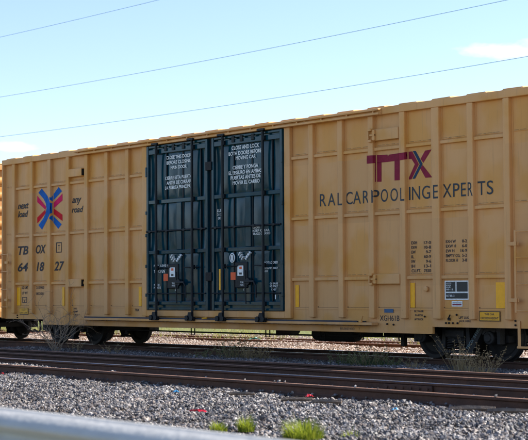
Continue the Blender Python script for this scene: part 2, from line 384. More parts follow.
EMBLEM_PARTS = {'X':{'blue':[[[-7.506,-0.004,4.197],[-7.679,-0.004,4.092],[-7.418,-0.004,3.914],[-7.246,-0.004,3.971],[-7.247,-0.004,4.003]],[[-7.086,-0.104,3.959],[-7.057,-0.104,3.968],[-7.086,-0.104,3.99]],[[-7.418,-0.004,3.914],[-7.302,-0.004,3.786],[-7.246,-0.004,3.787],[-7.247,-0.004,3.971]],[[-7.086,-0.104,3.775],[-6.936,-0.104,3.778],[-6.936,-0.104,3.786],[-7.057,-0.104,3.968],[-7.087,-0.104,3.958]],[[-7.302,-0.004,3.786],[-7.261,-0.004,3.645],[-7.246,-0.004,3.645],[-7.247,-0.004,3.787]],[[-7.086,-0.104,3.634],[-6.936,-0.104,3.627],[-6.937,-0.104,3.778],[-7.087,-0.104,3.775]],[[-6.939,-0.102,3.627],[-6.939,-0.077,3.628],[-6.939,-0.099,3.779],[-6.939,-0.103,3.779]],[[-7.261,-0.004,3.645],[-7.318,-0.004,3.51],[-7.246,-0.004,3.501],[-7.247,-0.004,3.645]],[[-7.086,-0.104,3.491],[-6.952,-0.104,3.475],[-6.936,-0.104,3.518],[-6.937,-0.104,3.627],[-7.087,-0.104,3.634]],[[-6.939,-0.102,3.518],[-6.939,-0.077,3.628],[-6.939,-0.103,3.627]],[[-7.318,-0.004,3.51],[-7.415,-0.004,3.391],[-7.246,-0.004,3.324],[-7.247,-0.004,3.501]],[[-7.086,-0.104,3.315],[-7.082,-0.104,3.313],[-6.952,-0.104,3.475],[-7.087,-0.104,3.491]],[[-7.415,-0.004,3.391],[-7.674,-0.004,3.207],[-7.488,-0.004,3.08],[-7.247,-0.004,3.318],[-7.247,-0.004,3.324]],[[-6.939,-0.099,3.779],[-6.939,-0.028,3.767],[-6.939,-0.027,3.507],[-6.939,-0.102,3.485],[-6.939,-0.102,3.62]],[[-6.939,-0.002,3.837],[-6.939,-0.017,3.822],[-6.939,-0.064,3.918],[-6.939,-0.002,3.995]],[[-6.664,-0.004,4.188],[-6.496,-0.004,4.069],[-6.936,-0.004,3.836],[-6.937,-0.004,3.994]],[[-6.972,-0.104,3.933],[-6.937,-0.104,3.926],[-6.936,-0.104,3.855],[-6.971,-0.104,3.866]],[[-6.939,-0.103,3.926],[-6.939,-0.064,3.918],[-6.939,-0.017,3.822],[-6.939,-0.102,3.855]],[[-6.939,-0.016,3.447],[-6.939,-0.062,3.33],[-6.939,-0.003,3.265],[-6.939,-0.003,3.436]],[[-6.937,-0.004,3.265],[-6.676,-0.004,3.072],[-6.509,-0.004,3.187],[-6.937,-0.004,3.436]],[[-6.969,-0.104,3.4],[-6.937,-0.104,3.407],[-6.936,-0.104,3.334],[-6.969,-0.104,3.339]],[[-6.939,-0.103,3.407],[-6.939,-0.016,3.447],[-6.939,-0.062,3.33],[-6.939,-0.102,3.335]]],'pink':[[[-7.737,-0.004,4.015],[-7.632,-0.004,3.941],[-7.284,-0.004,3.692],[-7.318,-0.004,3.611],[-7.736,-0.004,3.838]],[[-6.473,-0.004,4.007],[-6.472,-0.004,3.82],[-6.903,-0.004,3.628],[-6.904,-0.004,3.781]]],'red':[[[-7.733,-0.004,3.265],[-7.734,-0.004,3.42],[-7.33,-0.004,3.612],[-7.295,-0.004,3.524],[-7.675,-0.004,3.288]],[[-6.47,-0.004,3.27],[-6.471,-0.004,3.442],[-6.903,-0.004,3.628],[-6.902,-0.004,3.476]]]},'T':{'maroon':[[[5.064,-0.004,4.152],[5.083,-0.004,4.152],[5.081,-0.004,3.983],[5.062,-0.004,3.984]],[[5.185,-0.104,4.138],[5.335,-0.104,4.133],[5.333,-0.104,3.969],[5.183,-0.104,3.971]],[[5.334,-0.103,4.133],[5.334,-0.003,4.142],[5.334,-0.005,3.981],[5.334,-0.105,3.969]],[[5.335,-0.004,4.142],[5.664,-0.004,4.129],[5.662,-0.004,3.978],[5.333,-0.004,3.981]],[[5.664,-0.004,4.108],[5.694,-0.004,4.105],[5.692,-0.004,3.979],[5.662,-0.004,3.978]],[[5.694,-0.004,4.124],[5.982,-0.004,4.133],[5.98,-0.004,3.987],[5.692,-0.004,3.979]],[[6.08,-0.104,4.12],[6.23,-0.104,4.125],[6.228,-0.104,3.979],[6.102,-0.104,3.975],[6.078,-0.104,3.974]],[[6.229,-0.103,4.125],[6.229,-0.059,4.132],[6.229,-0.025,4.088],[6.229,-0.026,3.991],[6.229,-0.105,3.979]],[[6.229,-0.059,4.132],[6.229,-0.002,4.14],[6.229,-0.004,3.993],[6.229,-0.026,3.991]],[[6.231,-0.004,4.14],[6.356,-0.004,4.141],[6.53,-0.004,3.871],[6.423,-0.004,3.879],[6.333,-0.004,3.991],[6.229,-0.004,3.993]],[[6.423,-0.004,3.879],[6.53,-0.004,3.871],[6.327,-0.004,3.585],[6.236,-0.004,3.585]],[[5.334,-0.033,3.985],[5.334,-0.002,3.988],[5.334,-0.006,3.593],[5.334,-0.037,3.59]],[[5.336,-0.004,3.988],[5.489,-0.004,3.984],[5.484,-0.004,3.589],[5.332,-0.004,3.593]],[[5.86,-0.004,3.986],[5.984,-0.004,3.99],[5.978,-0.004,3.588],[5.855,-0.004,3.59]],[[6.081,-0.104,3.977],[6.102,-0.104,3.978],[6.097,-0.104,3.577],[6.076,-0.104,3.577]],[[6.707,-0.004,4.129],[6.861,-0.004,4.138],[6.861,-0.004,4.121],[6.654,-0.004,3.889],[6.581,-0.004,3.973]],[[6.955,-0.104,4.125],[6.971,-0.104,4.126],[6.955,-0.104,4.108]],[[6.57,-0.004,3.784],[6.637,-0.004,3.848],[6.859,-0.004,3.618],[6.858,-0.004,3.589],[6.707,-0.004,3.589]],[[6.952,-0.104,3.607],[6.98,-0.104,3.579],[6.952,-0.104,3.579]]],'navy':[[[6.372,-0.004,4.145],[6.451,-0.004,4.142],[6.637,-0.004,3.869],[6.555,-0.004,3.869]],[[6.555,-0.004,3.869],[6.637,-0.004,3.869],[6.427,-0.004,3.591],[6.353,-0.004,3.59]]]}}
# ------------------------------------------------------------------ the setting: one ground sheet to the horizon
def ground():
    xs = sorted(set([-1600, -900, -400, -200, -100, -70] + list(range(-50, 51, 2)) + [70, 100, 200, 400, 900, 1600]))
    ys = sorted(set([-1600, -900, -400, -200, -100, -60, -40] + list(range(-30, 41, 1)) + [50, 70, 100, 200, 400, 900, 1600]))
    rnd = random.Random(3)
    def h(x, y):
        z = -.24
        if y < -8: z -= .012 * min(12, -8 - y) 
        if y > 9: z += min(.25, .02 * (y - 9))
        if abs(x) < 60 and -30 < y < 45: z += rnd.uniform(-.02, .02)
        return z
    v = [(x, y, h(x, y)) for y in ys for x in xs]
    nx = len(xs)
    f = [(j * nx + i, j * nx + i + 1, (j + 1) * nx + i + 1, (j + 1) * nx + i) for j in range(len(ys) - 1) for i in range(nx - 1)]
    o = MB().add(v, f, True).build('ground', M['ground'])
    o['kind'] = 'structure'; o['label'] = 'bare gravelly dirt ground running off to grass beyond the tracks'; o['category'] = 'ground'
ground()

# ------------------------------------------------------------------ crushed stone ballast (uncountable)
def ico():
    bm = bmesh.new(); bmesh.ops.create_icosphere(bm, subdivisions=1, radius=1.0)
    bm.verts.index_update()
    v = np.array([w.co[:] for w in bm.verts]); f = np.array([[w.index for w in q.verts] for q in bm.faces]); bm.free()
    return v, f

def stones(name, pts, sizes, mat, label, seed):
    rng = np.random.default_rng(seed)
    V, Fc = ico(); nv, nf = len(V), len(Fc); N = len(pts)
    variants = []
    for k in range(14):
        w = V * (1 + rng.uniform(-.32, .22, (nv, 1))) + rng.normal(0, .10, V.shape)
        w *= np.array([1.0, rng.uniform(.6, .95), rng.uniform(.5, .85)])
        variants.append(w)
    variants = np.array(variants)
    kk = rng.integers(0, len(variants), N)
    q = rng.normal(size=(N, 4)); q /= np.linalg.norm(q, axis=1)[:, None]
    a, b, c, d = q.T
    Rm = np.empty((N, 3, 3))
    Rm[:, 0, 0] = 1 - 2 * (c * c + d * d); Rm[:, 0, 1] = 2 * (b * c - a * d); Rm[:, 0, 2] = 2 * (b * d + a * c)
    Rm[:, 1, 0] = 2 * (b * c + a * d); Rm[:, 1, 1] = 1 - 2 * (b * b + d * d); Rm[:, 1, 2] = 2 * (c * d - a * b)
    Rm[:, 2, 0] = 2 * (b * d - a * c); Rm[:, 2, 1] = 2 * (c * d + a * b); Rm[:, 2, 2] = 1 - 2 * (b * b + c * c)
    W = np.einsum('nij,nvj->nvi', Rm, variants[kk]) * sizes[:, None, None] + pts[:, None, :]
    me = bpy.data.meshes.new(name)
    me.vertices.add(N * nv); me.vertices.foreach_set('co', W.reshape(-1).astype(np.float32))
    idx = (Fc[None] + (np.arange(N) * nv)[:, None, None]).reshape(-1).astype(np.int32)
    me.loops.add(N * nf * 3); me.loops.foreach_set('vertex_index', idx)
    me.polygons.add(N * nf)
    me.polygons.foreach_set('loop_start', np.arange(0, N * nf * 3, 3, dtype=np.int32))
    me.polygons.foreach_set('loop_total', np.full(N * nf, 3, np.int32))
    me.update(calc_edges=True)
    me.polygons.foreach_set('use_smooth', np.zeros(N * nf, bool))
    me.materials.append(mat)
    o = link(name, me)
    tag(o, label, 'gravel', kind='stuff')
    return o

def scatter(seed, x0, x1, y0, y1, density, lateral, zf, rail_gaps=()):
    """points of the rectangle that lie in a broad wedge round the camera's field"""
    rng = np.random.default_rng(seed)
    n = int((x1 - x0) * (y1 - y0) * density)
    x = rng.uniform(x0, x1, n); y = rng.uniform(y0, y1, n)
    dx, dy = x - CAM.x, y - CAM.y
    dep = -dx * math.cos(YAW) + dy * math.sin(YAW); lat = dx * math.sin(YAW) + dy * math.cos(YAW)
    k = np.abs(lat) < dep * .18 * lateral + .8
    for g in rail_gaps: k &= np.abs(y - g) > .055
    x, y = x[k], y[k]
    z = zf(x, y) + rng.uniform(-.022, .020, len(x))
    return np.stack([x, y, z], 1), rng

RAILS_NEAR = [-6.72, -5.22, -3.74, -2.60]
def bal_h(x, y):
    z = -.185 + .025 * np.sin(x * 1.7 + y * .6) * np.sin(y * 2.3 - x * .4) + .015 * np.sin(x * 5.1) * np.sin(y * 4.3)
    z = z - .012 * np.clip(-7.6 - y, 0, 20)
    return z
pts, rng = scatter(1, 0, 24, -15.2, -6.66, 800, 1.12, bal_h, RAILS_NEAR)
ex = np.stack([rng.uniform(0, 17, 150), rng.choice([-6.75, -6.78, -5.26, -5.29], 150), rng.uniform(-.140, -.128, 150)], 1)
ex2 = np.stack([rng.uniform(2, 17, 9), rng.choice([-6.72, -6.74], 9), np.full(9, .012)], 1)
pts = np.concatenate([pts, ex, ex2])
sz = rng.choice([.013, .019, .025, .032, .044], len(pts), p=[.2, .28, .28, .18, .06]) * rng.uniform(.85, 1.15, len(pts))
stones('front_ballast', pts, sz, M['stone'], 'sunlit grey crushed stone ballast in front of the nearest rail', 11)
pts, rng = scatter(2, -9, 18, -6.78, 2.6, 620, 1.2, lambda x, y: np.where((y > -6.7) & (y < -3.7), -.19 + .055 * np.clip((4.5 - x) / 4, 0, 1) * (y < -5.2), -.155) + .015 * np.sin(x * 1.3 + y), RAILS_NEAR + [.86])
sz = rng.choice([.022, .027, .033, .04], len(pts)) * rng.uniform(.85, 1.15, len(pts))
stones('shaded_ballast', pts, sz, M['stone'], 'grey ballast between the tracks in the shadow of the boxcar', 12)
pts, rng = scatter(3, -22, 12, 2.6, 12.5, 300, 1.25, lambda x, y: -.165 + .03 * np.sin(x * .9) * np.sin(y * 1.1), [7.7, 9.2])
sz = rng.choice([.026, .034, .042, .055], len(pts)) * rng.uniform(.8, 1.2, len(pts))
stones('rear_ballast', pts, sz, M['stone_tan'], 'pale tan gravel lit by the sun behind the boxcar', 13)

# ------------------------------------------------------------------ rails
def rail_profile():
    # half profile of a T rail, z from the foot (-.172) to the head (0)
    h = [(.0365, -.006), (.0365, -.030), (.030, -.038), (.009, -.050), (.008, -.120), (.020, -.143), (.066, -.156), (.068, -.172)]
    top = [(.020, 0), (.031, -.001)]
    right = top + h
    return right + [(-x, z) for x, z in right[::-1]]

def rail(name, y, x0, x1, label, head, group, dz=0.0, cat='rail', slope=0.0):
    t = thing(name, label, cat, (0, y, -.172 + dz), 0, group)
    pr = rail_profile()
    n = 40; mb = MB(); hd = MB()
    vv = []; rnd = random.Random(int(abs(y) * 100))
    offs = []
    o = 0; oz = 0
    for i in range(n + 1):
        o = o * .8 + rnd.uniform(-.004, .004); oz = oz * .8 + rnd.uniform(-.002, .002); offs.append((o, oz))
    m = len(pr)
    for i in range(n + 1):
        x = x0 + (x1 - x0) * i / n
        for a, b in pr: vv.append((x, y + slope * x + a + offs[i][0], b + dz + offs[i][1]))
    ff = [(i * m + k, i * m + (k + 1) % m, (i + 1) * m + (k + 1) % m, (i + 1) * m + k) for i in range(n) for k in range(m)]
    mb.add(vv, ff); mb.add(vv[:m], [tuple(range(m))]); mb.add(vv[-m:], [tuple(range(m))])
    mb.build('rail_bar', M['rail'], t)
    hv = []
    for i in range(n + 1):
        x = x0 + (x1 - x0) * i / n
        for a, b in ((-.034, -.0040), (-.030, .0004), (-.020, .0026), (.020, .0026), (.030, .0004), (.034, -.0040)):
            hv.append((x, y + slope * x + a + offs[i][0], b + .0015 + dz + offs[i][1]))
    hd.add(hv, [(i * 6 + k, i * 6 + k + 1, (i + 1) * 6 + k + 1, (i + 1) * 6 + k) for i in range(n) for k in range(5)])
    hd.build('running_surface', head, t)
    return t

rail('track_rail', -6.72, -30, 45, 'rusty brown rail nearest the guard rail, at the edge of the front ballast', M['railhead_rusty'], 'rails of the near tracks', -.004)
near2 = rail('track_rail', -5.22, -30, 45, 'rail with the shiny blue worn top and a bolted joint', M['railhead'], 'rails of the near tracks')
rail('track_rail', -3.74, -30, 45, 'dull brown rail just behind the shiny topped rail', M['railhead_rusty'], 'rails of the near tracks', -.004)
rail('track_rail', -2.60, -30, 45, 'dark rail next to the shaded blue ballast strip by the boxcar', M['railhead_rusty'], 'rails of the near tracks', -.004)
rail('track_rail', .86, -40, 45, 'near rail under the boxcar wheels', M['railhead'], 'rails under the boxcar', -.0075)
rail('track_rail', 2.34, -40, 45, 'far rail under the boxcar wheels', M['railhead'], 'rails under the boxcar', -.0075)
rail('track_rail', 7.7, -60, 30, 'rusty rail half sunk in the tan gravel behind the boxcar', M['railhead_rusty'], 'rails behind the boxcar', -.075)
rail('track_rail', 9.2, -60, 30, 'rusty rail behind the boxcar, the farther of its pair beside the grass', M['railhead_rusty'], 'rails behind the boxcar', -.075)
# bolted joint on the shiny rail
jb = MB(); jb.bx(10.75, 11.75, -5.262, -5.233, -.135, -.048, .006); jb.build('joint_bar', M['rail'], near2)
for k in range(6):
    b_ = MB(); b_.lathe([(.020, -.024), (.020, 0)], (10.83 + k * .168, -5.262, -.092), 'y', 6); b_.build('joint_bolt', M['rail'], near2)

# ------------------------------------------------------------------ lettering
_tc = {}
def text_mesh(s, x0, x1, z0, z1, y, mat, shear=0.0, rot=None, bold=0.0):
    cu = bpy.data.curves.new('lettering', 'FONT'); cu.body = s; cu.shear = shear; cu.offset = bold
    cu.resolution_u = 4
    ob = bpy.data.objects.new('lettering', cu); col.objects.link(ob)
    dg = bpy.context.evaluated_depsgraph_get(); dg.update()
    me = bpy.data.meshes.new_from_object(ob.evaluated_get(dg))
    bpy.data.objects.remove(ob); bpy.data.curves.remove(cu)
    v = np.array([q.co[:] for q in me.vertices])
    a0, b0 = v[:, 0].min(), v[:, 1].min(); a1, b1 = v[:, 0].max(), v[:, 1].max()
    w = np.empty_like(v)
    w[:, 0] = x0 + (v[:, 0] - a0) / max(1e-6, a1 - a0) * (x1 - x0); w[:, 1] = y; w[:, 2] = z0 + (v[:, 1] - b0) / max(1e-6, b1 - b0) * (z1 - z0)
    if rot is not None:
        cx, cz, an = rot; dx = w[:, 0] - cx; dz = w[:, 2] - cz
        w[:, 0] = cx + dx * math.cos(an) - dz * math.sin(an); w[:, 2] = cz + dx * math.sin(an) + dz * math.cos(an)
    me.vertices.foreach_set('co', w.reshape(-1))
    me.materials.clear(); me.materials.append(mat); me.update()
    return me
def letters(s, x0, x1, z0, z1, y, mat, parent, name='lettering', **kw):
    return link(name, text_mesh(s, x0, x1, z0, z1, y, mat, **kw), parent)

# ------------------------------------------------------------------ the boxcar
RIBX = [-8.855, -7.92, -7.018, -6.113, -5.229, -4.312, -3.393, 3.43, 4.345, 5.255, 6.15, 7.05, 7.95, 8.845]
RIBW = [.15] * 14; RIBW[11] = .2
HL = 9.46          # half length of the body
WID = 3.2          # y of the far side wall
car = thing('boxcar', 'long ochre boxcar with dark teal double doors and TTX lettering, filling the photo', 'railway car', (0, 1.6, 0))
paint = M['paint']

def car_shell(root):
    """the body parts that any car of this kind shows"""
    out = []
    def K(o): out.append(o); return o
    # near side sheet: gently pressed panels between ribs and stiffeners
    xs_edges = [-HL + .004] + sorted(RIBX[:7]) + [-2.70]
    xr_edges = [2.72] + RIBX[7:] + [HL - .004]
    zl = [.66, 1.02, 1.626, 2.938, 4.255, 4.95]
    mb = MB(); rnd = random.Random(8)
    def panel(x0, x1, z0, z1, d):
        n = 8; vv = []
        tilt = rnd.uniform(-.4, .4)
        for j in range(n + 1):
            for i in range(n + 1):
                u, w = i / n, j / n
                k = math.sin(math.pi * min(1, max(0, (u - .04) / .92))) ** .7 * math.sin(math.pi * w) ** .7
                vv.append((x0 + (x1 - x0) * u, -.0 - d * k * (1 + tilt * (u - .5)), z0 + (z1 - z0) * w))
        ff = [(j * (n + 1) + i, j * (n + 1) + i + 1, (j + 1) * (n + 1) + i + 1, (j + 1) * (n + 1) + i) for j in range(n) for i in range(n)]
        mb.add(vv, ff, True)
    for ed in (xs_edges, xr_edges):
        for a, b in zip(ed[:-1], ed[1:]):
            for z0, z1 in zip(zl[:-1], zl[1:]):
                panel(a, b, z0, z1, 0.0 if z0 < 1 else rnd.uniform(-.004, .0025))
    mb.bx(-HL + .004, HL - .004, .012, .03, .66, 4.95)
    # the plate below the sheet seam and the weld ledges over each stiffener
    for ed in (xs_edges, xr_edges):
        for a, b in zip(ed[:-1], ed[1:]):
            if a > -9 and b < 9:
                mb.bx(a + .10, b - .10, -.009, .004, .985, 1.024)
            for z in (1.626, 2.938, 4.255):
                mb.bx(a + .13, b - .13, -.016, .002, z + .060, z + .074)
    mb.cm = 1; rs = random.Random(31)  # thin dark strips paint dirt and shadow along seams and weld ledges
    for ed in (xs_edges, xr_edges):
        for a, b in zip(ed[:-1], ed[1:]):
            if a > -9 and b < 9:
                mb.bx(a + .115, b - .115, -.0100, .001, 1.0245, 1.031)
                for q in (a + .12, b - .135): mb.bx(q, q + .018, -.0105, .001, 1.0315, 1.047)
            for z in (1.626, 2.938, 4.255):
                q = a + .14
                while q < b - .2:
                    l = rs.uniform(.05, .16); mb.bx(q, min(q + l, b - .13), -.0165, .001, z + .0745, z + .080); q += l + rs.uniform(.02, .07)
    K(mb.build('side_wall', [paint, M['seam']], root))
    for x, w in zip(RIBX, RIBW):
        b = MB(); b.bx(x - w / 2, x + w / 2, -.10, .0, .815, 4.946, .016)
        b.bx(x - w / 2 - .03, x + w / 2 + .03, -.010, .0, .80, 4.946)
        K(b.build('rib', paint, root))
    for x0, x1 in ((-9.35, -2.735), (2.76, 9.35)):
        for z in (1.626, 2.938, 4.255):
            b = MB(); e = [x0 + .42] + [q for q in RIBX if x0 < q < x1] + [x1 - (.42 if x1 > 9 else 0)]
            if x0 < -9: e = [q for q in RIBX if q < 0] + [-2.735]
            else: e = [2.76] + [q for q in RIBX if q > 0]
            for a, c in zip(e[:-1], e[1:]):
                wa = .075 if a in RIBX else 0; wc = .075 if c in RIBX else 0
                if a in RIBX: wa = RIBW[RIBX.index(a)] / 2 - .012
                if c in RIBX: wc = RIBW[RIBX.index(c)] / 2 - .012
                b.bx(a + wa, c - wc, -.062, .0, z - .034, z + .034, .012)
            K(b.build('stiffener', paint, root))
    # eave band, corner posts, far wall, ends, roof, floor
    b = MB(); b.bx(-HL, HL, -.106, .02, 4.945, 5.094, .012); K(b.build('eave_band', paint, root))
    for sx in (-1, 1):
        b = MB(); b.bx(sx * (HL - .055), sx * HL, -.104, .05, .668, 4.944, .01); K(b.build('corner_post', paint, root))
    b = MB(); b.bx(-HL, HL, WID - .03, WID, .66, 5.09)
    for x in RIBX: b.bx(x - .08, x + .08, WID, WID + .1, .8, 4.95, .01)
    b.bx(-HL, HL, WID, WID + .1, 4.94, 5.09, .01); b.bx(-HL, HL, WID, WID + .1, .53, .9, .01)
    K(b.build('far_side_wall', paint, root))
    for sx in (-1, 1):
        b = MB(); vv = []; nz = 140
        for j in range(nz + 1):
            z = .7 + (5.06 - .7) * j / nz
            c = .045 * (max(0, math.cos(z * 2 * math.pi / .42)) ** .6)
            for y in (.05, .22, .4, WID - .4, WID - .22, WID - .05):
                e = 0 if y in (.05, WID - .05, .22, WID - .22) else 1
                vv.append((sx * (HL - .06 + c * e), y, z))
        b.add(vv, [(j * 6 + i, j * 6 + i + 1, (j + 1) * 6 + i + 1, (j + 1) * 6 + i) for j in range(nz) for i in range(5)], True)
        b.bx(sx * (HL - .09), sx * (HL - .065), .03, WID - .03, .66, 5.06)
        b.bx(sx * (HL - .06), sx * (HL + .015), -.04, WID + .04, 4.96, 5.10, .01)
        b.bx(sx * (HL - .06), sx * (HL + .02), -.02, WID + .02, .668, .86, .01)
        K(b.build('end_wall', paint, root))
    b = MB(); n = 21
    pk = lambda y: 5.094 + .10 * (1 - abs(y - 1.6) / 1.68)
    ysr = [-.0755, -.075, .02, .5, 1.6, 2.7, 3.18, 3.275, 3.2755]
    vv = []; xs_ = []
    for i in range(n):
        xc = -HL + (i + .5) * 2 * HL / n; hw = HL / n
        for q, hh in ((-hw * .98, 0), (-hw * .62, .002), (-hw * .5, .036), (hw * .5, .036), (hw * .62, .002)): xs_.append((xc + q, hh))
    rr = random.Random(4)
    for x, hh in xs_:
        j = rr.uniform(-.003, .003)
        for y in ysr: vv.append((x, y, 5.08 if y in (-.0755, 3.2755) else pk(y) + hh + j - (.012 if y in (-.075, 3.275) else 0)))
    m = len(ysr)
    b.add(vv, [(i * m + k, i * m + k + 1, (i + 1) * m + k + 1, (i + 1) * m + k) for i in range(len(xs_) - 1) for k in range(m - 1)])
    b.bx(-HL, HL, -.02, WID + .02, 5.03, 5.085)
    K(b.build('roof', paint, root))
    b = MB(); b.bx(-HL + .1, HL - .1, .03, WID - .03, .98, 1.08)
    b.bx(-HL - .3, HL + .3, 1.3, 1.9, .56, .98)
    for q in range(-5, 6): b.bx(q * 1.3 - .05, q * 1.3 + .05, .05, WID - .05, .70, .98)
    K(b.build('underframe', M['black'], root))
    b = MB(); b.bx(-7.42, 6.86, -.012, .05, .53, .664); b.bx(-7.42, 6.86, -.035, .05, .520, .536, .006); K(b.build('side_sill', paint, root))
    return out

def truck(xc, root, stencil=False):
    """two-axle freight truck: four wheels, two axles, two side frames with spring nests"""
    t = MB(); t.bx(xc - .22, xc + .22, .45, 2.75, .34, .62, .03); t.lathe([(.24, 0), (.24, .10)], (xc, 1.6, .58), 'z', 20)
    tr = t.build('truck', M['frame'], root)
    for dx in (-.889, .889):
        a = MB(); a.tube([(xc + dx, .42, .457), (xc + dx, 2.78, .457)], .085, 14); a.build('axle', M['wheel'], tr)
        for yw, s in ((.86, -1), (2.34, 1)):
            w = MB()
            w.lathe([(.11, s * .085), (.16, s * .075), (.17, s * .04), (.34, s * .015), (.385, s * .055), (.455, s * .055), (.457, s * .03), (.462, s * -.045), (.485, s * -.052), (.485, s * -.075), (.385, s * -.075), (.33, s * -.03), (.17, s * -.06), (.12, s * -.07)], (xc + dx, yw, .4625), 'y', 40)
            w.build('wheel', M['wheel'], tr)
    for ys, s in ((.52, -1), (2.68, 1)):
        f = MB(); y0, y1 = ys - .07, ys + .07
        P = [(-1.12, .60), (-1.12, .52), (-.98, .60), (-.80, .60), (-.70, .50), (-.60, .62), (-.30, .70), (.30, .70), (.60, .62), (.70, .50), (.80, .60), (.98, .60), (1.12, .52), (1.12, .60), (1.0, .72), (.72, .74), (.40, .80), (-.40, .80), (-.72, .74), (-1.0, .72)]
        f.prism([(xc + a, b) for a, b in P], 'y', y0, y1)
        for q in (-1, 1):
            f.prism([(xc + q * a, b) for a, b in ((.74, .64), (.62, .68), (.30, .28), (.34, .16), (.42, .16))], 'y', y0 - .012, y1 + .004)
            f.prism([(xc + q * a, b) for a, b in ((.26, .72), (.34, .72), (.38, .24), (.28, .24))], 'y', y0 - .004, y1 + .002)
            f.prism([(xc + q * a, b) for a, b in ((1.13, .66), (1.04, .70), (1.06, .34), (1.13, .34))], 'y', y0 - .002, y1 + .006)
        f.bx(xc - .46, xc + .46, y0 - .03, y1 + .03, .135, .20, .02)
        sf = f.build('side_frame', M['frame'], tr)
        for dx in (-.889, .889):
            b = MB(); b.lathe([(.02, s * .16), (.07, s * .16), (.085, s * .14), (.12, s * .13), (.13, s * .11), (.13, s * -.10)], (xc + dx, ys, .457), 'y', 20)
            b.bx(xc + dx - .13, xc + dx + .13, ys - .09, ys + .09, .56, .63, .01)
            b.build('axle_bearing', M['frame'], tr)
        for q in (-.17, 0, .17):
            sp = MB(); pts = [(xc + q + .066 * math.cos(k * .5), ys + s * .02 + .066 * math.sin(k * .5), .21 + .235 * k / 62) for k in range(63)]
            sp.tube(pts, .0165, 6); sp.build('spring', M['frame'], tr)
        bo = MB(); bo.bx(xc - .25, xc + .25, ys - .13, ys + .13, .45, .60, .02); bo.build('bolster_end', M['frame'], tr)
        if stencil and s < 0:
            letters('TBOX 641827', xc + .19, xc + .77, .415, .485, y0 - .017, M['grime'], tr, rot=(xc + .48, .45, R(52)))
    for q in (-1, 1): MB().bx(xc + q * 1.2, xc + q * 1.12, .62, 2.58, .36, .50, .01).build('brake_beam', M['black'], tr)
    return tr

def end_gear(sx, root, ladder=True):
    out = []
    c = MB(); x = sx * HL
    c.bx(x, x + sx * .5, 1.46, 1.74, .66, .94, .02)
    c.bx(x + sx * .45, x + sx * .66, 1.42, 1.70, .64, .98, .05); c.bx(x + sx * .56, x + sx * .72, 1.66, 1.80, .68, .94, .04)
    out.append(c.build('coupler', M['black'], root))
    h = MB(); pts = []
    for k in range(15):
        t = k / 14
        pts.append((x + sx * (.15 + .55 * t), 1.25 + .2 * math.sin(t * 2.2), .60 - .42 * math.sin(t * math.pi * .62) + .10 * t))
    h.tube(pts, .03, 8); out.append(h.build('air_hose', M['black'], root))
    # ladder on the near side at the corner: one stile, four hand rungs, two brackets
    xa, xb = sx * 9.07, sx * 9.41
    l = MB(); l.bx(xa - .022, xa + .022, -.15, -.128, .95, 2.47, .004)
    ld = l.build('ladder', paint, root); out.append(ld)
    for z in (.985, 1.475, 1.965, 2.445):
        g = MB(); g.tube([(xa, -.139, z), (xb, -.139, z), (xb, -.10, z)], .0125, 8); g.build('rung', paint, ld)
    for z in (1.18, 2.22):
        g = MB(); g.bx(xa - .19, xa + .06, -.127, -.105, z - .035, z + .035, .006); g.bx(xa - .03, xa + .04, -.162, -.151, z - .04, z + .04, .004); g.build('ladder_bracket', paint, ld)
    s = MB(); xs0, xs1 = sx * 9.04, sx * 9.38
    s.bx(xs0 - .03, xs0 + .03, -.03, -.012, .30, .80, .004); s.bx(xs1 - .03, xs1 + .03, -.03, -.012, .30, .80, .004); s.bx(min(xs0, xs1) - .028, max(xs0, xs1) + .028, -.055, -.031, .295, .335, .004)
    if sx > 0: out.append(s.build('sill_step', paint, root))
    return out

shell = car_shell(car)
truck_a = truck(-7.05, car); truck_b = truck(7.05, car, True)
gear = end_gear(-1, car) + end_gear(1, car)

# ---- the door bay
for x0, x1 in ((-2.738, -2.535), (2.575, 2.763)):
    b = MB(); b.bx(x0, x1, -.10, .0, .79, 4.944, .012); b.build('door_post', paint, car)
b = MB(); b.bx(-2.533, 2.573, -.10, .02, .79, .935, .01); b.build('door_sill', paint, car)
b = MB(); b.bx(-5.63, 5.60, -.20, -.108, 4.94, 4.985, .006); b.bx(-5.63, 5.60, -.215, -.108, 5.020, 5.066, .01); b.bx(-5.63, 5.60, -.135, -.108, 4.985, 5.02)
for k in range(15): b.bx(-5.5 + k * .78, -5.47 + k * .78, -.19, -.136, 4.986, 5.019)
b.build('upper_door_track', paint, car)
b = MB(); b.bx(-5.22, 5.02, -.13, -.014, .731, .752); b.bx(-5.18, 4.9, -.165, -.155, .729, .762); b.build('track_gap_shade', M['gap_shade'], car)  # dark strips painted in for the shadow gap above the lower track
b = MB(); b.bx(-5.35, 5.36, -.20, -.014, .672, .728, .008); b.cm = 1
for k in range(60): b.bx(-4.9 + k * .17, -4.84 + k * .17, -.197, -.04, .660, .671)
b.build('lower_door_track', [paint, M['black']], car)

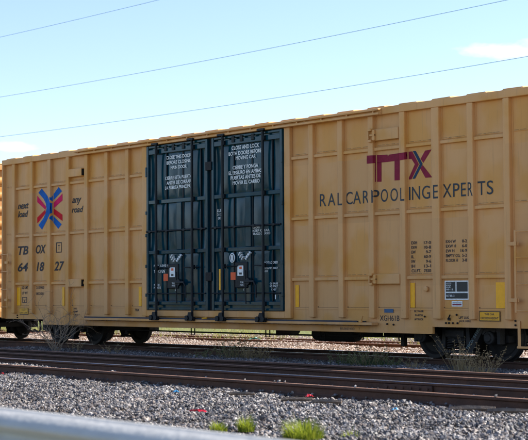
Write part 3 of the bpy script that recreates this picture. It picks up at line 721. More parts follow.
def door(x0, w, root):
    d = MB(); z0, z1 = .945, 4.925
    fr = lambda a, b, c, e: d.bx(x0 + a, x0 + b, -.135, -.02, c, e, .012)
    fr(0, .085, z0, z1); fr(w - .085, w, z0, z1)
    for a, c in ((z0, 1.0), (1.065, 1.15), (2.285, 2.375), (3.505, 3.60), (4.715, 4.83), (4.87, z1)):
        d.bx(x0 + .087, x0 + w - .087, -.125, -.02, a, c, .010)
    dr = d.build('door', M['door'], root)
    # pressed sheet: bulging fields between the beams
    p = MB(); cols = [.085, .30, .80, 1.19, 1.40, 2.10, w - .085]; dep = [-.028, .022, .018, .030, .020, -.015]
    rows = [1.0, 1.065, 1.15, 2.285, 2.375, 3.505, 3.6, 4.715, 4.83, 4.925]
    nx, nz = 130, 120; vv = []
    for j in range(nz + 1):
        z = 1.0 + (4.9 - 1.0) * j / nz
        rz = 0
        for a, c in ((1.15, 2.285), (2.375, 3.505), (3.6, 4.715)):
            if a <= z <= c: rz = math.sin(math.pi * (z - a) / (c - a)) ** .45
        for i in range(nx + 1):
            u = .085 + (w - .17) * i / nx; q = 0
            for a, c, dd in zip(cols[:-1], cols[1:], dep):
                if a <= u <= c:
                    s_ = math.sin(math.pi * (u - a) / (c - a)); q = dd * max(0, s_) ** .5 if dd > 0 else dd * max(0, s_) ** .3
            vv.append((x0 + u, -.062 - q * rz, z))
    p.add(vv, [(j * (nx + 1) + i, j * (nx + 1) + i + 1, (j + 1) * (nx + 1) + i + 1, (j + 1) * (nx + 1) + i) for j in range(nz) for i in range(nx)], True)
    p.build('door_panel', M['door'], dr)
    for a, b, yy in ((.765, .79, -.10), (1.385, 1.44, -.085), (2.10, 2.13, -.10)):
        s = MB()
        for c, e in ((1.152, 2.283), (2.377, 3.503), (3.602, 4.713)):
            s.bx(x0 + a, x0 + b, yy, -.04, c, e, .006)
        s.build('door_stiffener', M['rod'], dr)
    s = MB()
    for c, e in ((1.152, 2.283), (2.377, 3.503)): s.bx(x0 + 1.20, x0 + 1.383, -.118, -.06, c, e, .012)
    s.build('door_stiffener', M['door'], dr)
    for rx in (.475, 1.895):
        g = MB(); g.tube([(x0 + rx, -.185, .80), (x0 + rx, -.185, 4.96)], .032, 10)
        for z in (1.1, 1.95, 2.33, 3.55, 4.77): g.bx(x0 + rx - .05, x0 + rx + .05, -.19, -.126, z - .05, z + .05, .008)
        rd = g.build('lock_rod', M['rod'], dr)
        k = MB(); k.prism([(x0 + rx - .19, .70), (x0 + rx + .13, .70), (x0 + rx + .15, .78), (x0 + rx + .07, .80), (x0 + rx + .05, .90), (x0 + rx - .06, .90), (x0 + rx - .10, .80), (x0 + rx - .21, .80)], 'y', -.26, -.205)
        k.lathe([(.06, -.285), (.06, -.262)], (x0 + rx - .11, 0, .765), 'y', 14); k.lathe([(.06, -.285), (.06, -.262)], (x0 + rx + .07, 0, .765), 'y', 14)
        k.build('door_roller', M['rod'], rd)
        k = MB(); k.bx(x0 + rx - .14, x0 + rx + .10, -.245, -.19, 4.925, 4.975, .01); k.build('roller_hanger', M['rod'], rd)
    for z, a, c, rr_, in ((2.84, .03, w - .03, .021), (1.95, .40, 1.0, .014), (1.95, 1.55, 2.1, .014), (1.336, .05, w - .06, .014)):
        g = MB(); g.tube([(x0 + a, -.152, z), (x0 + c, -.152, z)], rr_, 8)
        for q in range(4): 
            if rr_ > .02: g.bx(x0 + a + .1 + q * .68, x0 + a + .18 + q * .68, -.17, -.12, z - .03, z + .03, .006)
        g.build('lock_bar', M['rod'], dr)
    g = MB(); g.bx(x0 + .86, x0 + 1.30, -.145, -.096, 1.45, 2.04, .02); g.build('stencil_plate', M['rod'], dr)
    g = MB(); g.lathe([(.075, -.20), (.085, -.15)], (x0 + 1.36, 0, 1.60), 'y', 16); g.bx(x0 + 1.24, x0 + 1.60, -.215, -.185, 1.575, 1.625, .01)
    g.tube([(x0 + 1.58, -.20, 1.6), (x0 + 1.66, -.20, 1.5), (x0 + 1.66, -.20, 1.24)], .02, 8)
    g.tube([(x0 + 1.28, -.19, 1.85), (x0 + 1.30, -.19, 1.1)], .016, 8); g.build('gear_handle', M['rod'], dr)
    for z in (1.3, 2.0, 2.75, 3.3, 4.3):
        h = MB(); h.bx(x0 - .028 if x0 < 0 else x0 + w - .03, x0 + .03 if x0 < 0 else x0 + w + .012, -.15, -.103, z - .12 if z == 4.3 else z - .04, z + .12 if z == 4.3 else z + .04, .008); h.build('door_hinge', M['door'], dr)
    for q in (.75, 1.05, 1.45):
        h = MB(); h.bx(x0 + q, x0 + q + .1, -.15, -.126, 4.76, 4.90, .01); h.build('top_bracket', M['rod'], dr)
    return dr
dl = door(-2.50, 2.414, car)
drr = door(.064, 2.488, car)
b = MB(); b.bx(-.083, .061, -.06, .0, .94, 4.93); b.build('door_gap_seal', M['black'], car)
for z in (1.72, 4.28):
    b = MB(); b.bx(-.13, .09, -.165, -.137, z - .1, z + .1, .01); b.build('door_latch', M['black'], car)

YT = -.0995
for s_, x0, x1, z0, z1, d_ in (
    ('CLOSE THIS DOOR', -1.729, -.74, 4.555, 4.640, dl), ('BEFORE CLOSING', -1.709, -.742, 4.43, 4.512, dl), ('MAIN DOOR', -1.548, -.917, 4.308, 4.388, dl),
    ('CIERRE ESTA PUERTA', -1.77, -.72, 4.062, 4.145, dl), ('ANTES DE CERRAR', -1.71, -.744, 3.945, 4.028, dl), ('LA PUERTA PRINCIPAL', -1.771, -.72, 3.83, 3.912, dl),
    ('CLOSE AND LOCK', .772, 1.742, 4.59, 4.68, drr), ('BOTH DOORS BEFORE', .662, 1.83, 4.465, 4.55, drr), ('MOVING CAR', .914, 1.62, 4.355, 4.437, drr),
    ('CIERRE Y PONGA', .805, 1.705, 4.142, 4.228, drr), ('EL SEGURO EN AMBAS', .66, 1.83, 4.026, 4.11, drr), ('PUERTAS ANTES DE', .732, 1.789, 3.911, 3.995, drr), ('MOVER EL CARRO', .803, 1.754, 3.795, 3.878, drr)):
    letters(s_, x0, x1, z0, z1, YT, M['white'], d_, 'warning_lettering', bold=.02)
def flat(name, x0, x1, z0, z1, y, mat, parent, th=.004):
    return MB().bx(x0, x1, y - th, y, z0, z1).build(name, mat, parent)
YB = -.094
for s_, x0, x1, z0, z1, d_ in (
    ('LUB', .234, .40, 3.20, 3.27, drr), ('3-12', .234, .40, 3.115, 3.175, drr), ('OK', .26, .36, 3.03, 3.09, drr),
    ('DOORS', 1.50, 1.74, 2.775, 2.825, drr), ('KEEP CLEAR', 1.50, 2.08, 2.700, 2.752, drr), ('TRACK GREASED', 1.50, 2.10, 2.632, 2.684, drr),
    ('PULL LEVER', -2.243, -1.674, 1.977, 2.034, dl), ('TO OPEN', -2.243, -1.795, 1.833, 1.91, dl), ('SEE', -2.243, -1.98, 1.52, 1.568, dl), ('NOTE', -2.243, -1.96, 1.45, 1.505, dl), ('I', -2.19, -2.16, 1.15, 1.24, dl),
    ('NOT LOCKED', 1.896, 2.352, 1.983, 2.036, drr), ('OPERATE SLOWLY', 1.895, 2.35, 1.862, 1.905, drr), ('HERE', 1.895, 2.02, 1.80, 1.838, drr), ('GREASE', 2.079, 2.347, 1.525, 1.566, drr), ('MONTHLY', 2.079, 2.347, 1.46, 1.505, drr), ('ONLY', 2.13, 2.30, 1.391, 1.437, drr), ('I', 2.25, 2.28, 1.20, 1.30, drr)):
    letters(s_, x0, x1, z0, z1, YB, M['white'], d_, bold=.015)
YP = -.151
for xo, d_, pre in ((0, dl, 0), (2.555, drr, 1)):
    flat('orange_placard', -1.775 + xo, -1.60 + xo, 1.637, 1.808, YP + .005, M['orange'], d_)
    wt = flat('white_tag', -1.527 + xo, -1.318 + xo, 1.727, 1.957, YP, M['white'], d_)
    MB().bx(-1.455 + xo, -1.37 + xo, YP - .007, YP - .005, 1.88, 1.935).build('tag_mark', M['orange'], wt)
    MB().bx(-1.46 + xo, -1.37 + xo, YP - .007, YP - .005, 1.755, 1.80).build('tag_mark', M['plate'], wt)
    flat('white_mark', -1.27 + xo, -1.225 + xo, 1.28, 1.41, YB, M['white'], d_)
    letters('TIE', -1.44 + xo, -1.318 + xo, 1.56, 1.598, YP, M['white'], d_); letters('HERE', -1.44 + xo, -1.318 + xo, 1.505, 1.545, YP, M['white'], d_)
    letters('2', -1.40 + xo, -1.36 + xo, 1.40, 1.46, YB, M['white'], d_)
    # pair of hatched chevrons, each of four little bars
    for sgn, xc_ in ((1, -1.42 + xo), (-1, -1.18 + xo)):
        c_ = MB()
        for k in range(3):
            cx_ = xc_ + sgn * (-.055 + k * .055); cz_ = 2.225 - k * .05
            for dd in (-.028, .028):
                q = [(cx_ + sgn * dd - .045, cz_ + dd - .018), (cx_ + sgn * dd - .018, cz_ + dd - .045), (cx_ + sgn * dd + .045, cz_ + dd + .018), (cx_ + sgn * dd + .018, cz_ + dd + .045)]
                if sgn < 0: q = [(2 * cx_ - a, b) for a, b in q]
                c_.prism([(cx_ + (a - cx_) * .62, cz_ + (b - cz_) * .62) for a, b in q], 'y', YP, YP + .05)
        c_.build('chevron_mark', M['white'], d_)
ci = MB()
pts_ = [(.843 + .082 * math.cos(k * math.pi / 12), YP, 2.135 + .098 * math.sin(k * math.pi / 12)) for k in range(25)]
ci.tube(pts_, .014, 6, False); ci.bx(.815, .87, YP - .01, YP, 2.07, 2.20); ci.build('round_mark', M['white'], drr)
flat('yellow_strip', .345, .405, 1.411, 1.892, -.139, M['reflective'], drr)

# ---- door stops between the ribs, beside the tracks
for x0, x1, z0, z1, side in ((-6.04, -5.40, 4.40, 4.61, 1), (-6.04, -5.40, 1.52, 1.725, 1), (5.34, 6.07, 4.42, 4.655, -1), (5.34, 6.07, 1.505, 1.705, -1)):
    b = MB(); b.bx(x0, x1, -.118, .0, z0, z1, .014); ds = b.build('door_stop', paint, car)
    xe = x1 if side > 0 else x0
    c = MB()
    if side > 0:
        c.bx(xe + .001, xe + .012, -.112, -.01, z0 + .02, z1 - .02)
        c.build('open_end', M['black'], ds)
    else:
        c.bx(xe - .10, xe - .002, -.165, -.02, z0 - .02, z0 + .03, .006); c.bx(xe - .10, xe - .002, -.165, -.02, z1 - .03, z1 + .02, .006)
        c.bx(xe - .10, xe - .07, -.165, -.02, z0 + .031, z1 - .031, .006); c.bx(xe - .04, xe + .10, -.165, -.119, (z0 + z1) / 2 - .02, (z0 + z1) / 2 + .02, .006)
        c.bx(xe + .03, xe + .10, -.16, -.119, z0 + .01, z1 - .01, .008)
        c.build('stop_bracket', paint, ds)

# ---- reflective strips, plates
YR = -.006
for x0, x1, z0, z1 in ((8.49, 8.712, 1.031, 1.515), (6.279, 6.399, 1.033, 1.524), (2.838, 2.949, 1.031, 1.506), (-2.985, -2.863, 1.033, 1.508), (-6.454, -6.347, 1.029, 1.523), (-8.76, -8.574, 1.027, 1.524)):
    flat('reflective_strip', x0, x1, z0, z1, YR - .006, M['reflective'], car)
flat('blue_tag', 5.542, 5.797, .93, 1.006, YR - .006, M['tagblue'], car)
pl = flat('placard', 7.194, 7.814, 1.187, 1.558, YR, M['white'], car, .006)
for x0, x1, z0, z1 in ((7.225, 7.475, 1.345, 1.532), (7.505, 7.785, 1.345, 1.532), (7.225, 7.785, 1.212, 1.318)):
    MB().bx(x0, x1, YR - .009, YR - .0065, z0, z1).build('placard_field', M['plate'], pl)
for s_, x0, x1, z0, z1 in (('COTS', 7.24, 7.37, 1.493, 1.518), ('RPKD', 7.24, 7.36, 1.457, 1.48), ('LUB', 7.24, 7.35, 1.42, 1.444), ('05-12', 7.24, 7.42, 1.372, 1.402), ('SCT 05-12', 7.24, 7.45, 1.245, 1.285)):
    letters(s_, x0, x1, z0, z1, YR - .011, M['white'], pl, bold=.015)
wt = flat('white_label', 7.37, 7.645, 1.058, 1.163, YR, M['white'], car)
MB().bx(7.39, 7.625, YR - .007, YR - .005, 1.083, 1.105).build('label_stripe', M['maroon'], wt)
letters('INSPECTED', 7.40, 7.62, 1.118, 1.142, YR - .006, M['navy'], wt)
yp = flat('warning_plate', 8.077, 8.588, .784, .974, YR - .006, M['plate'], car, .006)
MB().bx(8.093, 8.572, YR - .0155, YR - .0125, .800, .958).build('plate_field', M['yellow'], yp)
letters('THIS CAR', 8.21, 8.45, .898, .936, YR - .0175, M['ink'], yp, bold=.02); letters('EXCEEDS HEIGHT', 8.115, 8.55, .822, .866, YR - .0175, M['ink'], yp, bold=.02)
yp = flat('warning_plate', -8.62, -8.178, .781, .96, YR - .006, M['plate'], car, .006)
MB().bx(-8.612, -8.186, YR - .0155, YR - .0125, .800, .952).build('plate_field', M['yellow'], yp)
letters('LOAD', -8.50, -8.30, .885, .925, YR - .0175, M['ink'], yp); letters('LIMIT CAR', -8.59, -8.21, .812, .85, YR - .0175, M['ink'], yp)

# ---- lettering on the sheets and on the ribs
YL, YRB = -.0062, -.1035
for ch, x0, x1 in (('R', 3.627, 3.821), ('A', 3.877, 4.103), ('I', 4.175, 4.225), ('C', 4.43, 4.634), ('A', 4.646, 4.878), ('R', 4.938, 5.114), ('O', 5.462, 5.662), ('O', 5.736, 5.944), ('I', 6.244, 6.294), ('N', 6.338, 6.556), ('G', 6.611, 6.826), ('X', 7.165, 7.393), ('P', 7.434, 7.597), ('E', 7.638, 7.76), ('T', 8.063, 8.25), ('S', 8.287, 8.447)):
    letters(ch, x0, x1, 3.172, 3.434, YL, M['slogan'], car, 'slogan_letter')
for ch, x0, x1 in (('L', 4.284, 4.412), ('L', 6.106, 6.218), ('E', 6.999, 7.126), ('R', 7.895, 8.019)):
    letters(ch, x0, x1, 3.160, 3.424, YRB, M['slogan'], car, 'slogan_letter')
me_ = text_mesh('P', 0, 1, 3.166, 3.430, 0, M['slogan'])   # this letter wraps from the rib face round onto its side
for q in me_.vertices:
    t_ = q.co.x
    q.co.x, q.co.y = (5.285 + t_ / .25 * .045, YRB) if t_ <= .25 else (5.334, YRB + (t_ - .25) / .4 * .096) if t_ < .65 else (5.336 + (t_ - .65) / .35 * .085, YL)
link('slogan_letter', me_, car)
for s_, x0, x1, z0, z1 in (('next', -8.751, -8.186, 3.690, 3.85), ('load', -8.749, -8.211, 3.46, 3.635), ('any', -6.0, -5.566, 3.666, 3.85), ('road', -6.02, -5.471, 3.465, 3.632)):
    letters(s_, x0, x1, z0, z1, YL, M['ink'], car, 'motto_lettering', shear=.28, bold=.022)
for s_, x0, x1, z0, z1 in (('TB', -8.731, -8.199, 2.425, 2.662), ('OX', -7.80, -7.297, 2.435, 2.672), ('64', -8.739, -8.212, 1.96, 2.205), ('18', -7.76, -7.38, 1.960, 2.207), ('27', -6.87, -6.384, 1.957, 2.207)):
    letters(s_, x0, x1, z0, z1, YL, M['ink'], car, 'car_number', shear=.22, bold=.022)
b = MB()
for a in ((-6.775, -6.752, 2.44, 2.713), (-6.533, -6.51, 2.44, 2.713), (-6.7515, -6.5335, 2.44, 2.463), (-6.7515, -6.5335, 2.69, 2.713)): b.bx(a[0], a[1], YL - .002, YL, a[2], a[3])
b.build('box_mark', M['ink'], car)
letters('T', -6.70, -6.585, 2.51, 2.645, YL, M['ink'], car)
SMALL = [('EXH', 6.306, 6.457, 2.287, 2.348), ('17-0', 6.647, 6.834, 2.283, 2.344), ('EXW', 6.306, 6.457, 2.195, 2.256), ('10-8', 6.647, 6.834, 2.191, 2.252), ('EW', 6.306, 6.42, 2.102, 2.164), ('9-7', 6.70, 6.834, 2.10, 2.16), ('IL', 6.306, 6.38, 2.01, 2.071), ('60-9', 6.645, 6.832, 2.008, 2.069), ('IW', 6.306, 6.41, 1.917, 1.979), ('9-6', 6.70, 6.832, 1.915, 1.976), ('IH', 6.306, 6.40, 1.824, 1.886), ('13-1', 6.645, 6.83, 1.822, 1.884), ('CU.FT.', 6.306, 6.558, 1.731, 1.792), ('7550', 6.642, 6.828, 1.73, 1.791),
    ('EXH W', 7.231, 7.491, 2.286, 2.346), ('8-2', 7.65, 7.773, 2.284, 2.344), ('EXW H', 7.231, 7.491, 2.195, 2.255), ('6-0', 7.65, 7.773, 2.193, 2.253), ('EW H', 7.231, 7.449, 2.103, 2.163), ('16-9', 7.61, 7.773, 2.102, 2.162), ('EMPTY CG.', 7.229, 7.60, 2.01, 2.07), ('5-2', 7.65, 7.77, 2.01, 2.07), ('FLOOR H', 7.229, 7.537, 1.919, 1.979), ('3-8', 7.65, 7.77, 1.918, 1.978),
    ('BLT 04-08', 6.37, 6.614, .943, .985), ('IN-8728', 6.39, 6.595, .864, .905), ('AP TRUCK', 6.37, 6.614, .783, .824), ('LIFT LUG', 7.546, 7.801, .825, .872), ('JACK HERE', 7.545, 7.85, .752, .80),
    ('LD LMT', -8.507, -8.2, 1.485, 1.555), ('LT WT', -8.507, -8.22, 1.335, 1.405), ('213900', -7.77, -7.37, 1.478, 1.55), ('80200', -7.77, -7.40, 1.315, 1.387), ('NO', -5.90, -5.77, .934, .978), ('HUMP', -5.951, -5.723, .856, .90), ('CPLR', -5.951, -5.723, .778, .822), ('TBX', -3.164, -2.981, .904, .965)]
for s_, x0, x1, z0, z1 in SMALL:
    letters(s_, x0, x1, z0, z1, YL if z0 > 1.03 or z0 < .98 else -.012, M['ink'], car, 'data_lettering', bold=.018)
letters('XGH61B', 5.403, 5.954, .764, .874, YL, M['ink'], car, 'data_lettering')
letters('RELEASE ROD', 4.248, 4.669, .562, .612, -.016, M['ink'], car, 'data_lettering')
letters('T', 4.79, 4.83, .562, .612, -.016, M['ink'], car, 'data_lettering')
b = MB()
for a in ((-8.50, -8.485, 1.105, 1.26), (-8.275, -8.26, 1.105, 1.26), (-8.4845, -8.2755, 1.105, 1.12), (-8.4845, -8.2755, 1.245, 1.26), (-8.4845, -8.2755, 1.178, 1.190), (-8.385, -8.37, 1.1205, 1.177)): b.bx(a[0], a[1], YL - .002, YL, a[2], a[3])
b.build('box_mark', M['ink'], car)
# emblem of two crossing arrows, and the TTX mark: flat shapes lying on sheet, rib face and rib side
for key, nm in (('X', 'arrow_emblem'), ('T', 'company_logo')):
    for colr, polys in EMBLEM_PARTS[key].items():
        cut = {'pink': -7.02, 'red': -7.02, 'maroon': 6.62}.get(colr, 99)     # separate arms are separate pieces
        for side in (0, 1):
            vv = []; ff = []
            for P in polys:
                if (sum(q[0] for q in P) / len(P) > cut) != bool(side): continue
                k = len(vv); vv += [(a, b_ - (.002 if abs(b_) < .06 else 0), c) for a, b_, c in P]; ff.append(tuple(range(k, k + len(P))))
            if vv: MB().add(vv, ff).build(nm, M[colr], car)

# ---- fittings on the plate: bolts, levers, jack pads
for x, z in [(q, .74) for q in (7.22, 7.30, 7.40, 7.52)] + [(8.95, .80), (8.95, .72), (6.66, .86), (7.50, .90), (5.62, .70), (5.80, .69), (-8.74, .76), (-8.74, .70)]:
    MB().lathe([(.013, -.026), (.019, -.020), (.019, 0)], (x, -.008, z), 'y', 8).build('bolt', M['black'], car)
for x, z in ((6.72, 1.40), (-6.98, 1.41)):
    b = MB(); b.lathe([(.03, -.05), (.055, -.04), (.055, 0)], (x, -.012, z), 'y', 14); b.build('cable_eye', paint, car)
b = MB(); b.bx(7.27, 7.34, -.03, -.012, .79, .84, .006); b.tube([(7.30, -.03, .83), (7.36, -.05, .90)], .014, 6); b.build('release_lever', M['black'], car)
b = MB(); b.tube([(5.02, -.17, .745), (5.08, -.20, .80), (5.10, -.20, .86)], .016, 6); b.bx(4.98, 5.06, -.20, -.16, .73, .775, .006); b.build('track_stop', paint, car)
b = MB(); b.tube([(-.13, -.26, .76), (.02, -.24, .77)], .02, 6); b.build('door_wedge', M['yellow'], car)
# ---- brake gear under the floor
b = MB(); b.tube([(-6.0, .75, .42), (-2, .75, .40), (2, .75, .40), (6.0, .75, .42)], .018, 8); b.build('brake_pipe', M['black'], car)
b = MB(); b.lathe([(.02, -.68), (.16, -.66), (.18, -.5), (.18, .5), (.16, .66), (.02, .68)], (2.9, 1.15, .44), 'x', 24); b.build('air_reservoir', M['black'], car)
MB().bx(1.0, 1.12, 1.0, 1.4, .36, .70, .01).build('brake_lever', M['black'], car)
MB().lathe([(.17, -.25), (.17, .25)], (.2, 2.1, .50), 'x', 20).build('brake_cylinder', M['black'], car)
MB().bx(4.0, 6.0, 1.5, 1.6, .40, .48, .01).build('brake_rod', M['black'], car)
MB().bx(3.9, 4.3, .9, 1.2, .40, .6, .02).build('brake_valve', M['black'], car)
MB().bx(5.2, 5.3, .8, .9, .22, .6, .01).build('brake_lever', M['black'], car)
MB().bx(6.3, 6.36, .8, .9, .35, .6, .01).build('brake_lever', M['black'], car)
for xh in (-1.75, 1.05, 2.9, 4.1, 5.3):
    b = MB(); b.tube([(xh - .07, .72, .62), (xh - .07, .72, .34), (xh + .07, .72, .34), (xh + .07, .72, .62)], .016, 6); b.build('pipe_hanger', M['black'], car)

# ---- the next car of the train, coupled at the left: a sliver of it shows at the edge
DX = -2 * HL - 1.42
car2 = thing('boxcar', 'second ochre boxcar coupled behind, only a sliver of its ribbed end showing', 'railway car', (DX, 1.6, 0))
def copy_part(o, parent):
    c = o.copy(); col.objects.link(c); c.parent = parent
    for ch in list(o.children):
        if ch.name.startswith(('lettering',)): continue
        copy_part(ch, c)
    return c
for o in shell + [truck_a, truck_b] + gear + [o for o in car.children if o.name.split('.')[0] in ('door_post', 'door_sill', 'upper_door_track', 'lower_door_track', 'door', 'door_gap_seal')]:
    if o.name.split('.')[0] == 'door':
        c = o.copy(); col.objects.link(c); c.parent = car2
        for ch in o.children:
            if ch.name.split('.')[0] in ('door_panel', 'lock_rod', 'door_stiffener'): copy_part(ch, c)
    else: copy_part(o, car2)
for o in list(car2.children): o.location = (0, -1.6, 0)

# ------------------------------------------------------------------ guard rail near the camera
g = thing('guard_rail', 'pale galvanised guard rail, out of focus in the bottom left corner', 'barrier', (15, -16.45, -.34))
prof = [(.075, .0), (.070, -.008), (.030, -.022), (-.045, -.080), (-.050, -.098), (-.045, -.112), (.030, -.150), (.034, -.165), (.030, -.180), (-.045, -.220), (-.050, -.235), (-.045, -.250), (.030, -.310), (.055, -.320)]
vv = []
for x in np.linspace(-8, 40, 49):
    for a, z in prof: vv.append((x, -16.45 + a, .613 + z + .004 * math.sin(x * .8)))
m = len(prof)
b = MB(); b.add(vv, [(i * m + k, i * m + k + 1, (i + 1) * m + k + 1, (i + 1) * m + k) for i in range(48) for k in range(m - 1)], True)
beam = b.build('beam', M['galv'], g)
so = beam.modifiers.new('thickness', 'SOLIDIFY'); so.thickness = .004
for k in range(13):
    b = MB(); x = -6 + k * 3.8; b.bx(x - .075, x + .075, -16.34, -16.20, -.40, .56, .01); b.bx(x - .07, x + .07, -16.20 - .225, -16.345, .32, .56, .005); b.build('post', M['wood'], g)

# ------------------------------------------------------------------ overhead wires on the far side
for z0, lab in ((16.62, 'highest of the three thin wires, crossing the top left of the sky'), (12.96, 'middle one of three thin wires crossing the sky'), (10.55, 'lowest of the three thin wires, just above the boxcar roof')):
    t = MB(); pts = []
    for k in range(61):
        x = -75 + 110 * k / 60; u = (x + 22) / 55
        pts.append((x, 24, z0 + 1.15 * u * u))
    t.tube(pts, .011, 6, False); o = t.build('overhead_wire', M['wire'])
    tag(o, lab, 'wire', 'overhead wires')
for xp, lab in ((-75, 'wooden utility pole carrying the wires beyond the left edge'), (35, 'wooden utility pole carrying the wires beyond the right edge')):
    p_ = thing('utility_pole', lab, 'utility pole', (xp, 24, -.1), 0, 'utility poles')
    MB().tube([(xp, 24.2, -.4), (xp, 24.2, 18.5)], [.19, .13], 12).build('pole', M['concrete'], p_)
    for z0 in (17.75, 14.10, 11.69): MB().bx(xp - .05, xp + .05, 23.97, 24.1, z0 - .09, z0 - .02).build('insulator', M['galv'], p_)

# ------------------------------------------------------------------ weeds, grass and litter
def blade(mb, base, ang, lean, h, w, rnd, seg=4):
    d = Vector((math.cos(ang), math.sin(ang), 0)); s = Vector((-math.sin(ang), math.cos(ang), 0))
    vv = []
    for k in range(seg + 1):
        t = k / seg
        c = Vector(base) + d * (lean * h * t * t) + Vector((0, 0, h * (t - .18 * lean * t * t)))
        ww = w * (1 - t) ** .8 + .0008
        vv += [c - s * ww, c + s * ww]
    mb.add(vv, [(2 * k, 2 * k + 1, 2 * k + 3, 2 * k + 2) for k in range(seg)])

def tuft(name, label, loc, n, rad, h, w, mat, seed, group=None, cat='grass tuft', lean=.6):
    rnd = random.Random(seed); mb = MB()
    for k in range(n):
        a = rnd.uniform(0, 6.28); r = rad * math.sqrt(rnd.random())
        hh = h * rnd.uniform(.45, 1.05) * (1.05 - .6 * r / rad)
        blade(mb, (r * math.cos(a), r * math.sin(a), -.04), a + rnd.uniform(-.9, .9), lean * rnd.uniform(.3, 1.2), hh, w * rnd.uniform(.6, 1.2), rnd)
    o = link(name, mb.mesh(name, mat)); o.location = loc
    return tag(o, label, cat, group)

def weed(name, label, loc, n, h, rad, seed, leafmat, group='weeds along the boxcar track', dry=.5, leaf=.030):
    rnd = random.Random(seed)
    t = thing(name, label, 'weed', loc, 0, group)
    st = MB(); lf = MB()
    for k in range(n):
        a = rnd.uniform(0, 6.28); r = rad * rnd.random() ** .6
        p_ = Vector((r * math.cos(a) * .5, r * math.sin(a) * .5, -.05)); d = Vector((math.cos(a) * rnd.uniform(.1, .6), math.sin(a) * rnd.uniform(.1, .6), 1)).normalized()
        L = h * rnd.uniform(.5, 1.1); pts = [p_.copy()]; ns = 7
        for q in range(ns):
            d = (d + Vector((rnd.uniform(-.2, .2), rnd.uniform(-.2, .2), rnd.uniform(-.12, .06)))).normalized()
            p_ = p_ + d * L / ns; pts.append(p_.copy())
            if q > 1:
                for z in range(rnd.randint(2, 5)):
                    dv = Vector((rnd.uniform(-1, 1), rnd.uniform(-1, 1), rnd.uniform(-.2, .8))).normalized()
                    sv = dv.cross(Vector((rnd.uniform(-1, 1), rnd.uniform(-1, 1), rnd.uniform(-1, 1)))).normalized()
                    l = leaf * rnd.uniform(.6, 1.7); w = l * .2
                    lf.add([p_, p_ + dv * l * .5 + sv * w, p_ + dv * l, p_ + dv * l * .5 - sv * w], [(0, 1, 2, 3)])
        st.tube(pts, [.0065 * (1 - .7 * i / ns) for i in range(ns + 1)], 4, False)
    st.build('stem', M['drygrass'] if rnd.random() < dry else leafmat, t, True)
    lf.build('foliage', leafmat, t, True)
    return t

def dead_bush(name, label, loc, n, h, seed, group=None):
    rnd = random.Random(seed)
    t = thing(name, label, 'bush', loc, 0, group); mb = MB()
    def grow(p_, d, L, r, depth):
        pts = [p_.copy()]
        for q in range(6):
            d = (d + Vector((rnd.uniform(-.22, .22), rnd.uniform(-.22, .22), rnd.uniform(-.22, .10)))).normalized()
            p_ = p_ + d * L / 6; pts.append(p_.copy())
            if depth < 3 and q in (2, 3, 5) and rnd.random() < .8:
                nd_ = (d + Vector((rnd.uniform(-.9, .9), rnd.uniform(-.9, .9), rnd.uniform(-.3, .6)))).normalized()
                grow(p_.copy(), nd_, L * rnd.uniform(.45, .7), r * .55, depth + 1)
        mb.tube(pts, [max(.0026, r * (1 - .6 * i / 6)) for i in range(7)], 4, False)
    for k in range(n):
        a = rnd.uniform(0, 6.28)
        grow(Vector((rnd.uniform(-.08, .08), rnd.uniform(-.08, .08), -.05)), Vector((math.cos(a) * .6, math.sin(a) * .6, 1)).normalized(), h * rnd.uniform(.6, 1.0), .012, 0)
    mb.build('branches', M['twig'], t, True)
    return t

dead_bush('dead_bush', 'pale leafless bush of arching twigs in front of the left truck', (-6.1, -.45, -.16), 15, 1.15, 5)
WEEDS = [((.75, -.1, -.15), 46, .62, .55, 'grey-green weed clump in front of the car under the right door', 'weed'), ((1.5, -.05, -.15), 40, .5, .5, 'yellowing weed clump just right of the one under the door', 'drygrass'),
         ((-.1, -.2, -.15), 14, .3, .4, 'thin low weed left of the clumps under the door', 'weed'), ((4.4, -.1, -.15), 24, .38, .5, 'low green weeds by the rail left of the right truck', 'weed'),
         ((5.25, -.2, -.15), 44, .5, .6, 'dense green weed clump beside the first axle of the right truck', 'weed'), ((5.85, -.05, -.15), 16, .30, .5, 'mixed green weed against the spring nest of the right truck', 'weed'),
         ((6.6, -.35, -.15), 8, .26, .4, 'sparse pale dry weed under the truck springs', 'drygrass'), ((7.80, -.3, -.15), 16, .78, .25, 'tall straw coloured stalks before the last axle', 'drygrass'),
         ((8.10, -.3, -.15), 11, .60, .3, 'leaning straw coloured stalks right of the tall ones', 'drygrass'), ((8.68, -.55, -.15), 22, .60, .35, 'pale dry weed at the right edge of the photo', 'drygrass'),
         ((-3.6, -.35, -.15), 10, .36, .4, 'wispy dry weed left of the doors beside the rail', 'drygrass'), ((-5.2, -.4, -.15), 10, .45, .4, 'wispy dry weed in front of the left truck', 'drygrass')]
for i, (loc, n, h, rad, lab, mt) in enumerate(WEEDS):
    weed('weed', lab, loc, n, h, rad, 20 + i, M[mt])
tuft('grass_tuft', 'large bright yellow-green grass tuft at the bottom edge', (15.10, -10.80, -.19), 800, .21, .33, .005, M['grass'], 1, 'grass tufts in the front ballast')
tuft('grass_tuft', 'thin grass wisps joined to the right side of the large tuft', (15.38, -10.36, -.19), 60, .13, .18, .004, M['grass'], 2, 'grass tufts in the front ballast')
tuft('grass_tuft', 'small bright grass tuft above the guard rail, right hand half', (13.80, -10.50, -.19), 300, .09, .24, .005, M['grass'], 3, 'grass tufts in the front ballast')
tuft('grass_tuft', 'small low grass tuft above the guard rail, left hand half', (13.60, -10.74, -.19), 240, .10, .16, .005, M['grass'], 4, 'grass tufts in the front ballast')

